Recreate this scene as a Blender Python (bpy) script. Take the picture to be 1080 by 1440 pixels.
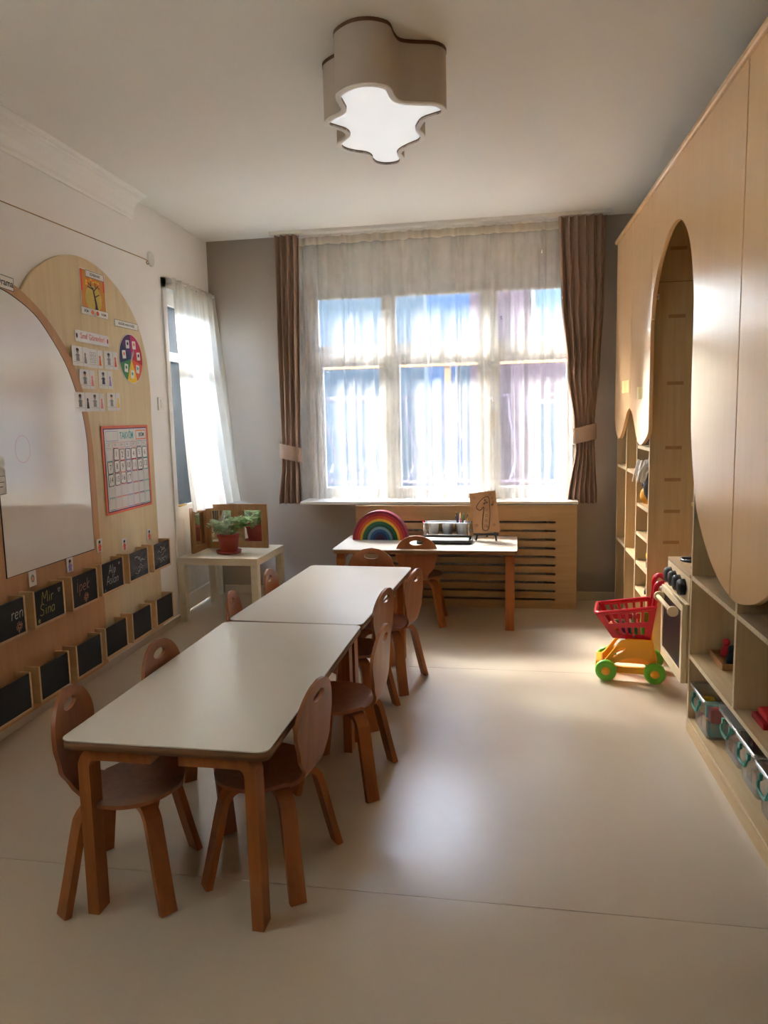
import bpy, bmesh, math, random
from mathutils import Vector, Matrix
from math import sin, cos, pi, radians, sqrt, atan2
random.seed(7)
for o in list(bpy.data.objects):
    bpy.data.objects.remove(o)
SC = bpy.context.scene
COL = SC.collection

# ------------------------------------------------------------------ camera
L, D, H = 2.1819, 5.6202, 2.7372          # left wall x=-L, back wall distance, ceiling height
BA, CA, CX = -0.0309, 0.0053, 0.8345      # back wall angle, cabinet angle, cabinet front x at y=D
cam_d = bpy.data.cameras.new('camera')
cam = bpy.data.objects.new('camera', cam_d)
COL.objects.link(cam)
cam_d.sensor_fit = 'VERTICAL'
cam_d.sensor_height = 36.0
cam_d.lens = 36.0 * 1054.3855 / 1440.0
cam_d.clip_start = 0.05
_r = Vector((0.98912068, 0.14546918, -0.02188599))
_u = Vector((0.00297967, 0.12893428, 0.99164866))
_w = Vector((-0.14707617, 0.98092542, -0.12709811))
cam.matrix_world = Matrix(((_r.x, _u.x, -_w.x, 0), (_r.y, _u.y, -_w.y, 0), (_r.z, _u.z, -_w.z, 1.38975), (0, 0, 0, 1)))
SC.camera = cam

# ------------------------------------------------------------------ world, sun, exposure
world = bpy.data.worlds.new('world')
SC.world = world
world.use_nodes = True
wn = world.node_tree.nodes
sky = wn.new('ShaderNodeTexSky')
sky.sky_type = 'NISHITA'
sky.sun_disc = False
sky.sun_elevation = radians(40)
sky.sun_rotation = radians(-40)
sky.air_density = 1.0
sky.dust_density = 2.0
hz = wn.new('ShaderNodeMixRGB')            # bright hazy day: sky mixed with warm white haze
hz.inputs[0].default_value = 0.55
hz.inputs[2].default_value = (0.91, 0.985, 1.10, 1)
world.node_tree.links.new(sky.outputs[0], hz.inputs[1])
world.node_tree.links.new(hz.outputs[0], wn['Background'].inputs[0])
wn['Background'].inputs[1].default_value = 1.0
sun_d = bpy.data.lights.new('sun', 'SUN')
sun_d.energy = 0.13
sun_d.angle = radians(2.5)
sun_d.color = (1.0, 0.93, 0.82)
sun = bpy.data.objects.new('sun', sun_d)
COL.objects.link(sun)
sun.rotation_euler = Vector((-0.42, 0.66, 0.62)).to_track_quat('Z', 'Y').to_euler()
sun.location = (-4, 9, 8)
def portal(name, M4, sx, sy):
    d = bpy.data.lights.new(name, 'AREA')
    d.shape = 'RECTANGLE'
    d.size, d.size_y = sx, sy
    d.cycles.is_portal = True
    o = bpy.data.objects.new(name, d)
    COL.objects.link(o)
    o.matrix_world = M4
_bo = Matrix.Translation((-L, D - math.tan(BA) * L, 0)) @ Matrix.Rotation(BA, 4, 'Z')
portal('window_daylight', _bo @ Matrix.Translation((1.79, .215, 1.555)) @ Matrix.Rotation(-pi / 2, 4, 'X'), 2.0, 1.56)
portal('door_daylight', Matrix.Translation((-L - .16, 5.25, 1.4)) @ Matrix.Rotation(-pi / 2, 4, 'Y'), 1.4, .72)
portal('fill_window_daylight', Matrix.Translation((-L - .16, 1.0, 2.0)) @ Matrix.Rotation(-pi / 2, 4, 'Y'), .8, .9)  # portal of the added fill window
SC.view_settings.view_transform = 'Standard'
SC.view_settings.look = 'None'
SC.view_settings.gamma = 1.0
SC.view_settings.use_curve_mapping = False
SC.view_settings.exposure = 4.6
SC.cycles.max_bounces = 10
SC.cycles.diffuse_bounces = 6
SC.cycles.glossy_bounces = 4
SC.cycles.transmission_bounces = 6
SC.cycles.transparent_max_bounces = 16
SC.cycles.sample_clamp_indirect = 6.0
SC.cycles.caustics_reflective = False
SC.cycles.caustics_refractive = False
SC.cycles.use_denoising = True

# ------------------------------------------------------------------ materials
def S(r, g, b):
    f = lambda c: (c / 255 / 12.92) if c <= 10.31 else ((c / 255 + .055) / 1.055) ** 2.4
    return (f(r), f(g), f(b), 1.0)

def mat(name, col, rough=.5, spec=.5, metal=0, col2=None, scale=(8, 8, 8), detail=4, bump=0, bscale=60, emit=None, coat=0, sheen=0):
    """plain procedural surface: principled with an optional stretched-noise second colour and a fine bump"""
    m = bpy.data.materials.new(name)
    m.use_nodes = True
    nt = m.node_tree
    b = nt.nodes['Principled BSDF']
    b.inputs['Base Color'].default_value = col
    b.inputs['Roughness'].default_value = rough
    b.inputs['Specular IOR Level'].default_value = spec
    b.inputs['Metallic'].default_value = metal
    b.inputs['Coat Weight'].default_value = coat
    b.inputs['Coat Roughness'].default_value = .15
    tc = nt.nodes.new('ShaderNodeTexCoord')
    if col2 is not None:
        mp = nt.nodes.new('ShaderNodeMapping')
        mp.inputs['Scale'].default_value = scale
        nz = nt.nodes.new('ShaderNodeTexNoise')
        nz.inputs['Scale'].default_value = 1.0
        nz.inputs['Detail'].default_value = detail
        nz.inputs['Roughness'].default_value = .6
        rp = nt.nodes.new('ShaderNodeValToRGB')
        rp.color_ramp.elements[0].position = .3
        rp.color_ramp.elements[0].color = col
        rp.color_ramp.elements[1].position = .72
        rp.color_ramp.elements[1].color = col2
        nt.links.new(tc.outputs['Object'], mp.inputs[0])
        nt.links.new(mp.outputs[0], nz.inputs[0])
        nt.links.new(nz.outputs[0], rp.inputs[0])
        nt.links.new(rp.outputs[0], b.inputs['Base Color'])
    if bump:
        n2 = nt.nodes.new('ShaderNodeTexNoise')
        n2.inputs['Scale'].default_value = bscale
        n2.inputs['Detail'].default_value = 3
        bp = nt.nodes.new('ShaderNodeBump')
        bp.inputs['Strength'].default_value = bump
        bp.inputs['Distance'].default_value = .01
        nt.links.new(tc.outputs['Object'], n2.inputs[0])
        nt.links.new(n2.outputs[0], bp.inputs['Height'])
        nt.links.new(bp.outputs[0], b.inputs['Normal'])
    if emit is not None:
        b.inputs['Emission Color'].default_value = emit[0]
        b.inputs['Emission Strength'].default_value = emit[1]
    return m

def wood(name, c1, c2, axis='z', rough=.45, f=1.0, coat=0):
    a, g = 2.2 * f, 38 * f
    sc = {'x': (a, g, g), 'y': (g, a, g), 'z': (g, g, a)}[axis]
    return mat(name, c1, rough, .4, 0, c2, sc, 5, .04, 120, None, coat)

def sheer_mat(name, col, transp, fold_dark=.0):
    m = bpy.data.materials.new(name)
    m.use_nodes = True
    nt = m.node_tree
    nt.nodes.clear()
    out = nt.nodes.new('ShaderNodeOutputMaterial')
    tr = nt.nodes.new('ShaderNodeBsdfTransparent')
    tl = nt.nodes.new('ShaderNodeBsdfTranslucent')
    df = nt.nodes.new('ShaderNodeBsdfDiffuse')
    tl.inputs[0].default_value = col
    df.inputs[0].default_value = col
    tr.inputs[0].default_value = (1, 1, 1, 1)
    m1 = nt.nodes.new('ShaderNodeMixShader')
    m1.inputs[0].default_value = .5
    m2 = nt.nodes.new('ShaderNodeMixShader')
    nt.links.new(tl.outputs[0], m1.inputs[1])
    nt.links.new(df.outputs[0], m1.inputs[2])
    # woven thread density varies a little
    tc = nt.nodes.new('ShaderNodeTexCoord')
    nz = nt.nodes.new('ShaderNodeTexNoise')
    nz.inputs['Scale'].default_value = 9
    mr = nt.nodes.new('ShaderNodeMapRange')
    mr.inputs[3].default_value = 1 - transp - .05
    mr.inputs[4].default_value = 1 - transp + .05
    nt.links.new(tc.outputs['Object'], nz.inputs[0])
    nt.links.new(nz.outputs[0], mr.inputs[0])
    nt.links.new(mr.outputs[0], m2.inputs[0])
    nt.links.new(tr.outputs[0], m2.inputs[1])
    nt.links.new(m1.outputs[0], m2.inputs[2])
    nt.links.new(m2.outputs[0], out.inputs[0])
    return m

def glass_mat(name, col, opaque=.04, gloss=.12, rough=.03):
    m = bpy.data.materials.new(name)
    m.use_nodes = True
    nt = m.node_tree
    nt.nodes.clear()
    out = nt.nodes.new('ShaderNodeOutputMaterial')
    tr = nt.nodes.new('ShaderNodeBsdfTransparent')
    tr.inputs[0].default_value = col
    gl = nt.nodes.new('ShaderNodeBsdfGlossy')
    gl.inputs['Roughness'].default_value = rough
    df = nt.nodes.new('ShaderNodeBsdfDiffuse')
    df.inputs[0].default_value = (.8, .82, .8, 1)
    fr = nt.nodes.new('ShaderNodeLayerWeight')
    fr.inputs[0].default_value = gloss
    m1 = nt.nodes.new('ShaderNodeMixShader')
    m2 = nt.nodes.new('ShaderNodeMixShader')
    m2.inputs[0].default_value = opaque
    nt.links.new(fr.outputs['Fresnel'], m1.inputs[0])
    nt.links.new(tr.outputs[0], m1.inputs[1])
    nt.links.new(gl.outputs[0], m1.inputs[2])
    nt.links.new(m1.outputs[0], m2.inputs[1])
    nt.links.new(df.outputs[0], m2.inputs[2])
    nt.links.new(m2.outputs[0], out.inputs[0])
    return m

M = {}
M['wall'] = mat('wall_paint', S(243, 241, 237), .75, .2, 0, S(240, 237, 232), (2, 2, 2), 3, .05, 90)
M['taupe'] = mat('taupe_paint', S(172, 160, 147), .75, .2, 0, S(166, 154, 142), (2, 2, 2), 3, .05, 90)
M['ceil'] = mat('ceiling_paint', S(240, 238, 231), .8, .15, 0, S(237, 234, 226), (1, 1, 1), 3, .03, 60)
M['cornice'] = mat('cornice_plaster', S(246, 244, 239), .7, .2, 0, S(244, 241, 235), (3, 3, 3))
M['vinyl'] = mat('floor_vinyl', S(205, 191, 169), .27, .5, 0, S(198, 183, 161), (1.3, 1.3, 1.3), 5, .16, 9)
M['seam'] = mat('floor_joint', S(120, 100, 80), .7)
M['skirt'] = mat('skirting', S(205, 192, 172), .45, .4, 0, S(198, 185, 165), (3, 3, 3))
M['white'] = mat('white_paint', S(232, 230, 224), .4, .5, 0, S(226, 223, 216), (4, 4, 4))
M['cream'] = mat('cream_laminate', S(228, 219, 198), .4, .5, 0, S(219, 208, 184), (2, 50, 50))
M['birch'] = wood('birch_ply', S(207, 181, 139), S(192, 163, 120), 'z', .5)
M['birch_y'] = wood('birch_ply_shelf', S(207, 181, 139), S(192, 163, 120), 'y', .5)
M['coverply'] = wood('cover_ply', S(178, 146, 104), S(164, 132, 90), 'x', .55)
M['edge'] = mat('ply_edge', S(226, 208, 172), .55, .3, 0, S(206, 182, 142), (60, 60, 60))
M['peach'] = wood('peach_veneer', S(243, 202, 152), S(240, 197, 145), 'z', .26, .6)
M['panel'] = wood('pale_panel', S(226, 206, 164), S(212, 189, 146), 'z', .5, .6)
M['brown'] = wood('brown_panel', S(208, 160, 114), S(196, 146, 100), 'z', .5, .6)
M['brown_edge'] = mat('brown_edge', S(100, 70, 48), .6, .3, 0, S(120, 86, 58), (30, 30, 30))
M['wboard'] = mat('whiteboard', S(240, 238, 233), .09, .9, 0, S(236, 234, 229), (2, 2, 2))
M['chairw'] = wood('chair_wood', S(166, 104, 62), S(144, 86, 50), 'z', .33, 1)
M['legw'] = wood('leg_wood', S(170, 100, 44), S(148, 84, 34), 'z', .4, 1)
M['laminate'] = mat('white_laminate', S(216, 209, 196), .3, .5, 0, S(211, 204, 190), (3, 3, 3), 3, .02, 40)
M['tedge'] = mat('table_edge_ply', S(140, 100, 66), .5, .3, 0, S(116, 80, 50), (3, 3, 300))
M['chalk_b'] = mat('chalkboard', S(40, 41, 43), .6, .3, 0, S(47, 48, 50), (14, 14, 14), 4)
M['smudge_b'] = mat('smudged_chalkboard', S(42, 43, 45), .7, .2, 0, S(108, 108, 108), (9, 22, 14), 6)
M['box_wood'] = wood('pine_box', S(222, 190, 145), S(207, 172, 126), 'z', .5, 1)
M['paper'] = mat('paper', S(235, 232, 226), .6, .3, 0, S(230, 226, 219), (20, 20, 20))
M['paper_lam'] = mat('laminated_paper', S(236, 234, 229), .25, .5, 0, S(228, 225, 219), (20, 20, 20))
M['ink'] = mat('ink', S(45, 42, 42), .6)
M['inkgrey'] = mat('grey_pencil', S(140, 138, 136), .7)
for nm, c in dict(red=(190, 40, 45), orange=(226, 120, 50), yellow=(232, 190, 40), green=(60, 130, 70), teal=(70, 165, 160), navy=(38, 44, 82), purple=(84, 45, 100), magenta=(190, 40, 95), pink=(224, 130, 128), coral=(226, 118, 88), skin=(214, 160, 128), hair=(40, 32, 32), orangered=(220, 92, 52), ochre=(206, 140, 62), ygreen=(202, 176, 84), bark=(70, 60, 60), lilac=(150, 130, 190)).items():
    M['p_' + nm] = mat('print_' + nm, S(*c), .5, .3, 0, S(*[min(255, int(k * 1.06) + 3) for k in c]), (18, 18, 18))
for nm, c in dict(white=(226, 226, 222), yellow=(216, 204, 110), pink=(228, 168, 140), blue=(160, 200, 205)).items():
    M['c_' + nm] = mat('chalk_' + nm, S(*c), .9, .1, 0, S(*[int(k * .75) for k in c]), (120, 120, 120), 2)
M['curtain'] = mat('brown_curtain', S(172, 147, 130), .85, .15, 0, S(167, 142, 125), (20, 20, 6), 3, .1, 300)
M['curtain_hem'] = mat('curtain_lining', S(112, 82, 62), .85, .1, 0, S(100, 72, 54), (60, 60, 6))
M['sheer'] = sheer_mat('sheer_voile', S(228, 227, 224), .67)
M['sheer_tape'] = sheer_mat('sheer_header_tape', S(225, 215, 200), .25)
M['sheer2'] = sheer_mat('cream_voile', S(240, 236, 226), .22)
M['glass'] = glass_mat('window_glass', (.93, .96, .97, 1), .02, .12)
M['clear'] = glass_mat('clear_plastic', (.93, .95, .94, 1), .22, .3, .12)
M['cupmetal'] = mat('brushed_cup', S(214, 215, 216), .3, .6, .35, S(200, 201, 203), (20, 20, 60))
M['creamw'] = wood('cream_wood', S(240, 220, 180), S(232, 208, 166), 'z', .45)
M['mirror'] = mat('mirror', (.85, .87, .88, 1), .02, .5, 1.0)
M['frame_w'] = wood('oak_frame', S(178, 134, 86), S(158, 114, 70), 'z', .45)
M['brass'] = mat('brass', S(205, 170, 90), .35, .5, 1.0, S(190, 150, 75), (30, 30, 30))
M['steel'] = mat('steel', S(190, 190, 190), .28, .5, 1.0, S(175, 175, 176), (20, 20, 60))
M['black'] = mat('black_plastic', S(30, 30, 31), .4, .5, 0, S(36, 36, 37), (20, 20, 20))
M['ovenglass'] = mat('oven_window', S(24, 19, 18), .4, .3, 0, S(30, 24, 22), (6, 6, 6))
M['terra'] = mat('terracotta', S(168, 78, 62), .6, .3, 0, S(150, 66, 54), (12, 12, 12), 4, .05, 60)
M['soil'] = mat('soil', S(60, 44, 34), .9, .1, 0, S(40, 30, 24), (80, 80, 80), 5, .5, 120)
M['leaf'] = mat('leaf', S(96, 140, 62), .5, .4, 0, S(140, 172, 100), (25, 25, 25), 4)
M['leaf2'] = mat('leaf_grey', S(136, 160, 112), .55, .3, 0, S(170, 188, 150), (25, 25, 25), 4)
M['cred'] = mat('red_plastic', S(200, 22, 44), .3, .5, 0, S(188, 18, 38), (6, 6, 6))
M['cyel'] = mat('amber_plastic', S(240, 168, 30), .35, .5, 0, S(232, 158, 24), (6, 6, 6))
M['cgrn'] = mat('green_plastic', S(112, 190, 50), .35, .5, 0, S(102, 180, 44), (6, 6, 6))
M['lampside'] = mat('lamp_side', S(200, 184, 168), .6, .3, 0, S(192, 176, 160), (4, 4, 4))
M['lamprim'] = mat('lamp_rim', S(246, 241, 233), .5, .4, 0, S(242, 236, 227), (6, 6, 6))
M['diffuser'] = mat('lamp_diffuser', S(230, 232, 230), .5, .3, 0, S(226, 229, 228), (3, 3, 3), emit=((.95, .98, 1.0, 1), .022))
M['rubberteal'] = mat('teal_clip', S(60, 140, 118), .4, .5, 0, S(52, 128, 108), (10, 10, 10))
M['tape'] = mat('yellow_tape', S(240, 216, 140), .5, .3, 0, S(232, 206, 126), (10, 10, 10))
M['slot'] = mat('slot_inlay', S(176, 140, 98), .6, .3, 0, S(164, 128, 88), (20, 20, 20))
M['kraft'] = mat('kraft_board', S(190, 148, 108), .7, .2, 0, S(178, 136, 97), (12, 12, 12))
M['facade_p'] = mat('pink_facade', S(56, 37, 39), .8, .2, 0, S(49, 32, 34), (1, 1, 1), 4)
M['facade_g'] = mat('grey_facade', S(36, 44, 48), .8, .2, 0, S(32, 40, 44), (1, 1, 1), 4)
M['facade_b'] = mat('blue_facade', S(44, 62, 82), .8, .2, 0, S(40, 56, 76), (1, 1, 1), 4)
M['facframe'] = mat('facade_frame', S(84, 84, 86), .7, .2, 0, S(78, 78, 80), (4, 4, 4))
M['stone'] = mat('pavement', S(112, 109, 104), .8, .2, 0, S(102, 99, 95), (4, 4, 4), 4)
M['bandwood'] = wood('band_wood', S(120, 84, 48), S(108, 74, 40), 'x', .6)
M['facglass'] = mat('facade_glass', S(38, 52, 58), .5, .2, 0, S(32, 46, 54), (1, 1, 1))
M['iron'] = mat('white_iron', S(130, 116, 140), .5, .3, 0, S(120, 106, 130), (10, 10, 10))
M['darkwall'] = mat('front_wall_paint', S(190, 176, 160), .8, .2, 0, S(184, 170, 154), (2, 2, 2))
RAIN = [(128, 18, 44), (170, 28, 34), (206, 82, 36), (222, 170, 48), (36, 104, 62), (22, 78, 62), (128, 160, 178), (42, 92, 142), (28, 52, 108), (58, 30, 66)]
for i, c in enumerate(RAIN):
    M['rain%d' % i] = mat('rainbow_%d' % i, S(*c), .5, .4, 0, S(*[int(k * .9) for k in c]), (40, 8, 8))

# ------------------------------------------------------------------ geometry helpers
def link(name, me, m=None, parent=None, smooth=False):
    o = bpy.data.objects.new(name, me)
    COL.objects.link(o)
    if m is not None and not me.materials:
        for k in (m if isinstance(m, (list, tuple)) else [m]):
            me.materials.append(M[k] if isinstance(k, str) else k)
    if parent is not None:
        o.parent = parent
    if smooth:
        me.shade_smooth()
    return o

def thing(name, label, cat, loc=(0, 0, 0), rot=0, group=None, matrix=None):
    o = bpy.data.objects.new(name, None)
    o.empty_display_size = .05
    COL.objects.link(o)
    if matrix is not None:
        o.matrix_world = matrix
    else:
        o.location = loc
        o.rotation_euler = (0, 0, rot)
    return tag(o, label, cat, group)

def tag(o, label, cat, group=None):
    o['label'] = label
    o['category'] = cat
    if group:
        o['group'] = group
    return o

def struct(o, label=None):
    o['kind'] = 'structure'
    if label:
        o['label'] = label
    return o

class MB:
    """collects shapes into one bmesh"""
    def __init__(s):
        s.bm = bmesh.new()
        s.mi = 0
    def _quad(s, vs, faces):
        v = [s.bm.verts.new(p) for p in vs]
        for f in faces:
            try:
                fc = s.bm.faces.new([v[i] for i in f])
                fc.material_index = s.mi
            except ValueError:
                pass
        return v
    def box(s, x0, x1, y0, y1, z0, z1, bev=0):
        b = bmesh.new()
        bmesh.ops.create_cube(b, size=1)
        for v in b.verts:
            v.co = Vector(((x0 + x1) / 2 + v.co.x * (x1 - x0), (y0 + y1) / 2 + v.co.y * (y1 - y0), (z0 + z1) / 2 + v.co.z * (z1 - z0)))
        if bev:
            bmesh.ops.bevel(b, geom=list(b.edges), offset=bev, segments=2, affect='EDGES', profile=.5)
        return s.add(b)
    def add(s, b, M4=None):
        b.verts.index_update()
        v = [s.bm.verts.new(M4 @ p.co if M4 else p.co) for p in b.verts]
        for f in b.faces:
            try:
                n = s.bm.faces.new([v[p.index] for p in f.verts])
                n.material_index = s.mi
                n.smooth = f.smooth
            except ValueError:
                pass
        b.free()
        return s
    def addmesh(s, me, M4=None):
        b = bmesh.new()
        b.from_mesh(me)
        return s.add(b, M4)
    def tube(s, pts, r, n=8, closed=False, cap=True):
        pts = [Vector(p) for p in pts]
        k = len(pts)
        rr = r if isinstance(r, (list, tuple)) else [r] * k
        tan = []
        for i in range(k):
            a = pts[(i - 1) % k] if (closed or i > 0) else pts[i]
            c = pts[(i + 1) % k] if (closed or i < k - 1) else pts[i]
            tan.append((c - a).normalized())
        up = Vector((0, 0, 1)) if abs(tan[0].z) < .9 else Vector((1, 0, 0))
        nrm = (up - tan[0] * up.dot(tan[0])).normalized()
        rings = []
        for i in range(k):
            nrm = (nrm - tan[i] * nrm.dot(tan[i])).normalized()
            bi = tan[i].cross(nrm)
            rings.append([s.bm.verts.new(pts[i] + (nrm * cos(2 * pi * j / n) + bi * sin(2 * pi * j / n)) * rr[i]) for j in range(n)])
        for i in range(k if closed else k - 1):
            A, B = rings[i], rings[(i + 1) % k]
            for j in range(n):
                f = s.bm.faces.new((A[j], A[(j + 1) % n], B[(j + 1) % n], B[j]))
                f.smooth = True
                f.material_index = s.mi
        if cap and not closed:
            for q in (list(reversed(rings[0])), rings[-1]):
                s.bm.faces.new(q).material_index = s.mi
        return s
    def strip(s, pts, side, w, t):
        """rectangular section swept along pts; side is the constant width direction"""
        pts = [Vector(p) for p in pts]
        side = Vector(side).normalized()
        rings = []
        for i, p in enumerate(pts):
            a = pts[max(i - 1, 0)]
            c = pts[min(i + 1, len(pts) - 1)]
            tn = (c - a).normalized()
            n = tn.cross(side).normalized()
            ww = w[i] if isinstance(w, (list, tuple)) else w
            rings.append([s.bm.verts.new(p + side * ww / 2 * sx + n * t / 2 * sn) for sx, sn in ((1, 1), (-1, 1), (-1, -1), (1, -1))])
        for A, B in zip(rings, rings[1:]):
            for j in range(4):
                s.bm.faces.new((A[j], A[(j + 1) % 4], B[(j + 1) % 4], B[j])).material_index = s.mi
        s.bm.faces.new(list(reversed(rings[0]))).material_index = s.mi
        s.bm.faces.new(rings[-1]).material_index = s.mi
        return s
    def lathe(s, prof, n=24, c=(0, 0, 0), axis='z'):
        rings = []
        for r, z in prof:
            ring = []
            for j in range(n):
                a = 2 * pi * j / n
                p = (r * cos(a), r * sin(a), z)
                if axis == 'y':
                    p = (p[0], p[2], p[1])
                if axis == 'x':
                    p = (p[2], p[0], p[1])
                ring.append(s.bm.verts.new((p[0] + c[0], p[1] + c[1], p[2] + c[2])))
            rings.append(ring)
        for A, B in zip(rings, rings[1:]):
            for j in range(n):
                f = s.bm.faces.new((A[j], A[(j + 1) % n], B[(j + 1) % n], B[j]))
                f.smooth = True
                f.material_index = s.mi
        for q in (rings[0], rings[-1]):
            try:
                s.bm.faces.new(q).material_index = s.mi
            except ValueError:
                pass
        return s
    def poly(s, pts):
        s.bm.faces.new([s.bm.verts.new(p) for p in pts]).material_index = s.mi
        return s
    def grid(s, rows, smooth=True, closed=False):
        R = [[s.bm.verts.new(p) for p in r] for r in rows]
        for A, B in zip(R, R[1:]):
            n = len(A)
            for j in range(n if closed else n - 1):
                f = s.bm.faces.new((A[j], A[(j + 1) % n], B[(j + 1) % n], B[j]))
                f.smooth = smooth
                f.material_index = s.mi
        return s
    def mesh(s, name='mesh', fix=True, weld=0):
        if weld:
            bmesh.ops.remove_doubles(s.bm, verts=s.bm.verts, dist=weld)
        if fix:
            bmesh.ops.recalc_face_normals(s.bm, faces=s.bm.faces)
        me = bpy.data.meshes.new(name)
        s.bm.to_mesh(me)
        s.bm.free()
        return me
    def build(s, name, m, parent=None, fix=True, weld=0):
        return link(name, s.mesh(name, fix, weld), m, parent)

def bxo(name, m, parent, x0, x1, y0, y1, z0, z1, bev=.002):
    return MB().box(x0, x1, y0, y1, z0, z1, bev).build(name, m, parent)

def plate_mesh(outer, holes=(), t=.01, bev=0, M4=None, cyc=True):
    """flat plate (with holes) in XY, thickness 0..t along Z, as a mesh"""
    cu = bpy.data.curves.new('plate', 'CURVE')
    cu.dimensions = '2D'
    cu.fill_mode = 'BOTH'
    cu.extrude = t / 2 - bev
    if bev:
        cu.bevel_depth = bev
        cu.bevel_resolution = 1
        cu.offset = -bev
    for ring in [outer] + list(holes):
        sp = cu.splines.new('POLY')
        sp.points.add(len(ring) - 1)
        for p, q in zip(sp.points, ring):
            p.co = (q[0], q[1], 0, 1)
        sp.use_cyclic_u = True
    ob = bpy.data.objects.new('plate', cu)
    me = bpy.data.meshes.new_from_object(ob)
    bpy.data.objects.remove(ob)
    bpy.data.curves.remove(cu)
    for v in me.vertices:
        v.co.z += t / 2
    b = bmesh.new()
    b.from_mesh(me)
    bmesh.ops.remove_doubles(b, verts=b.verts, dist=1e-5)
    if M4 is not None:
        bmesh.ops.transform(b, matrix=M4, verts=b.verts)
    bmesh.ops.recalc_face_normals(b, faces=b.faces)
    b.to_mesh(me)
    b.free()
    me.materials.clear()
    return me

def text_mesh(body, size, M4=None, align='CENTER', bold=False):
    cu = bpy.data.curves.new('txt', 'FONT')
    cu.body = body
    cu.size = size
    cu.align_x = align
    cu.align_y = 'CENTER'
    cu.resolution_u = 3
    if bold:
        cu.offset = size * .018
    ob = bpy.data.objects.new('txt', cu)
    me = bpy.data.meshes.new_from_object(ob)
    bpy.data.objects.remove(ob)
    bpy.data.curves.remove(cu)
    me.materials.clear()
    if M4 is not None:
        me.transform(M4)
    return me

def rrect(x0, x1, y0, y1, r, n=5):
    out = []
    for cx, cy, a0 in ((x1 - r, y1 - r, 0), (x0 + r, y1 - r, 90), (x0 + r, y0 + r, 180), (x1 - r, y0 + r, 270)):
        for k in range(n + 1):
            a = radians(a0 + 90 * k / n)
            out.append((cx + r * cos(a), cy + r * sin(a)))
    return out

def ell(cx, cy, rx, ry, n=20):
    return [(cx + rx * cos(2 * pi * k / n), cy + ry * sin(2 * pi * k / n)) for k in range(n)]

def smoothline(pts, per=6, closed=False):
    P = [Vector((*p, 0)) if len(p) == 2 else Vector(p) for p in pts]
    n = len(P)
    out = []
    for i in range(n if closed else n - 1):
        p0 = P[(i - 1) % n] if (closed or i > 0) else P[i]
        p1, p2 = P[i], P[(i + 1) % n]
        p3 = P[(i + 2) % n] if (closed or i + 2 < n) else p2
        for k in range(per):
            t = k / per
            out.append(.5 * ((2 * p1) + (p2 - p0) * t + (2 * p0 - 5 * p1 + 4 * p2 - p3) * t * t + (3 * p1 - p0 - 3 * p2 + p3) * t ** 3))
    if not closed:
        out.append(P[-1])
    return [tuple(v[:len(pts[0])]) for v in out]

def lerp_tab(tab, x):
    for (a, b), (c, d) in zip(tab, tab[1:]):
        if x <= c:
            t = (x - a) / (c - a) if c > a else 0
            t = t * t * (3 - 2 * t)
            return b + (d - b) * t
    return tab[-1][1]

def dup(root, loc, rot, label, group=None):
    r = root.copy()
    COL.objects.link(r)
    r.location = loc
    r.rotation_euler = (0, 0, rot)
    r['label'] = label
    if group:
        r['group'] = group
    for ch in list(root.children):
        c = ch.copy()
        COL.objects.link(c)
        c.parent = r
        for g in list(ch.children):
            d = g.copy()
            COL.objects.link(d)
            d.parent = c
    return r

# frames: left wall (X=+y, Y=+z, Z=out of wall), back wall local, cabinet local
RLW = Matrix(((0, 0, 1, 0), (1, 0, 0, 0), (0, 1, 0, 0), (0, 0, 0, 1)))
def LWM(y, z, off=0):
    return Matrix.Translation((-L + off, y, z)) @ RLW
BO = Vector((-L, D - math.tan(BA) * L, 0))
BWM = Matrix.Translation(BO) @ Matrix.Rotation(BA, 4, 'Z')       # local x = along wall, local -y = into the room
RBW = Matrix(((1, 0, 0, 0), (0, 0, -1, 0), (0, 1, 0, 0), (0, 0, 0, 1)))  # plate X->u, Y->z, Z->-y (towards room)
CBM = Matrix.Translation((CX, D, 0)) @ Matrix.Rotation(-CA, 4, 'Z')  # local y = along cabinet, local +x = into cabinet
RCB = Matrix(((0, 0, -1, 0), (1, 0, 0, 0), (0, 1, 0, 0), (0, 0, 0, 1)))  # plate X->v, Y->z, Z->-x (towards room)
def bwp(u, off, z=0):
    return BWM @ Vector((u, -off, z))
def cbp(off, v, z=0):
    return CBM @ Vector((off, v, z))

# ================================================================== STRUCTURE
YF = -1.4          # front wall behind the camera
XR = CX + .42      # right wall behind the cabinets
# floor: a base and three vinyl sheets with open joints
fl = MB().box(-L - .2, XR + .3, YF - .2, 6.2, -.12, -.004).build('floor', 'seam')
struct(fl, 'pale beige vinyl floor laid in wide sheets')
j1, j2 = 3.614, 1.62
for a, b in ((0.0, j2 - .0015), (j2 + .0015, j1 - .0015), (j1 + .0015, 7.3)):
    p = MB()
    c = [BWM @ Vector((-.3, -b, 0)), BWM @ Vector((3.9, -b, 0)), BWM @ Vector((3.9, -a, 0)), BWM @ Vector((-.3, -a, 0))]
    p._quad([v + Vector((0, 0, dz)) for dz in (0, -.003) for v in c], [(0, 1, 2, 3), (7, 6, 5, 4), (0, 4, 5, 1), (1, 5, 6, 2), (2, 6, 7, 3), (3, 7, 4, 0)])
    p.build('vinyl_sheet', 'vinyl', fl)
struct(bxo('ceiling', 'ceil', None, -L - .2, XR + .3, YF - .2, 6.0, H, H + .12, 0), 'off-white plain ceiling')

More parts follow.
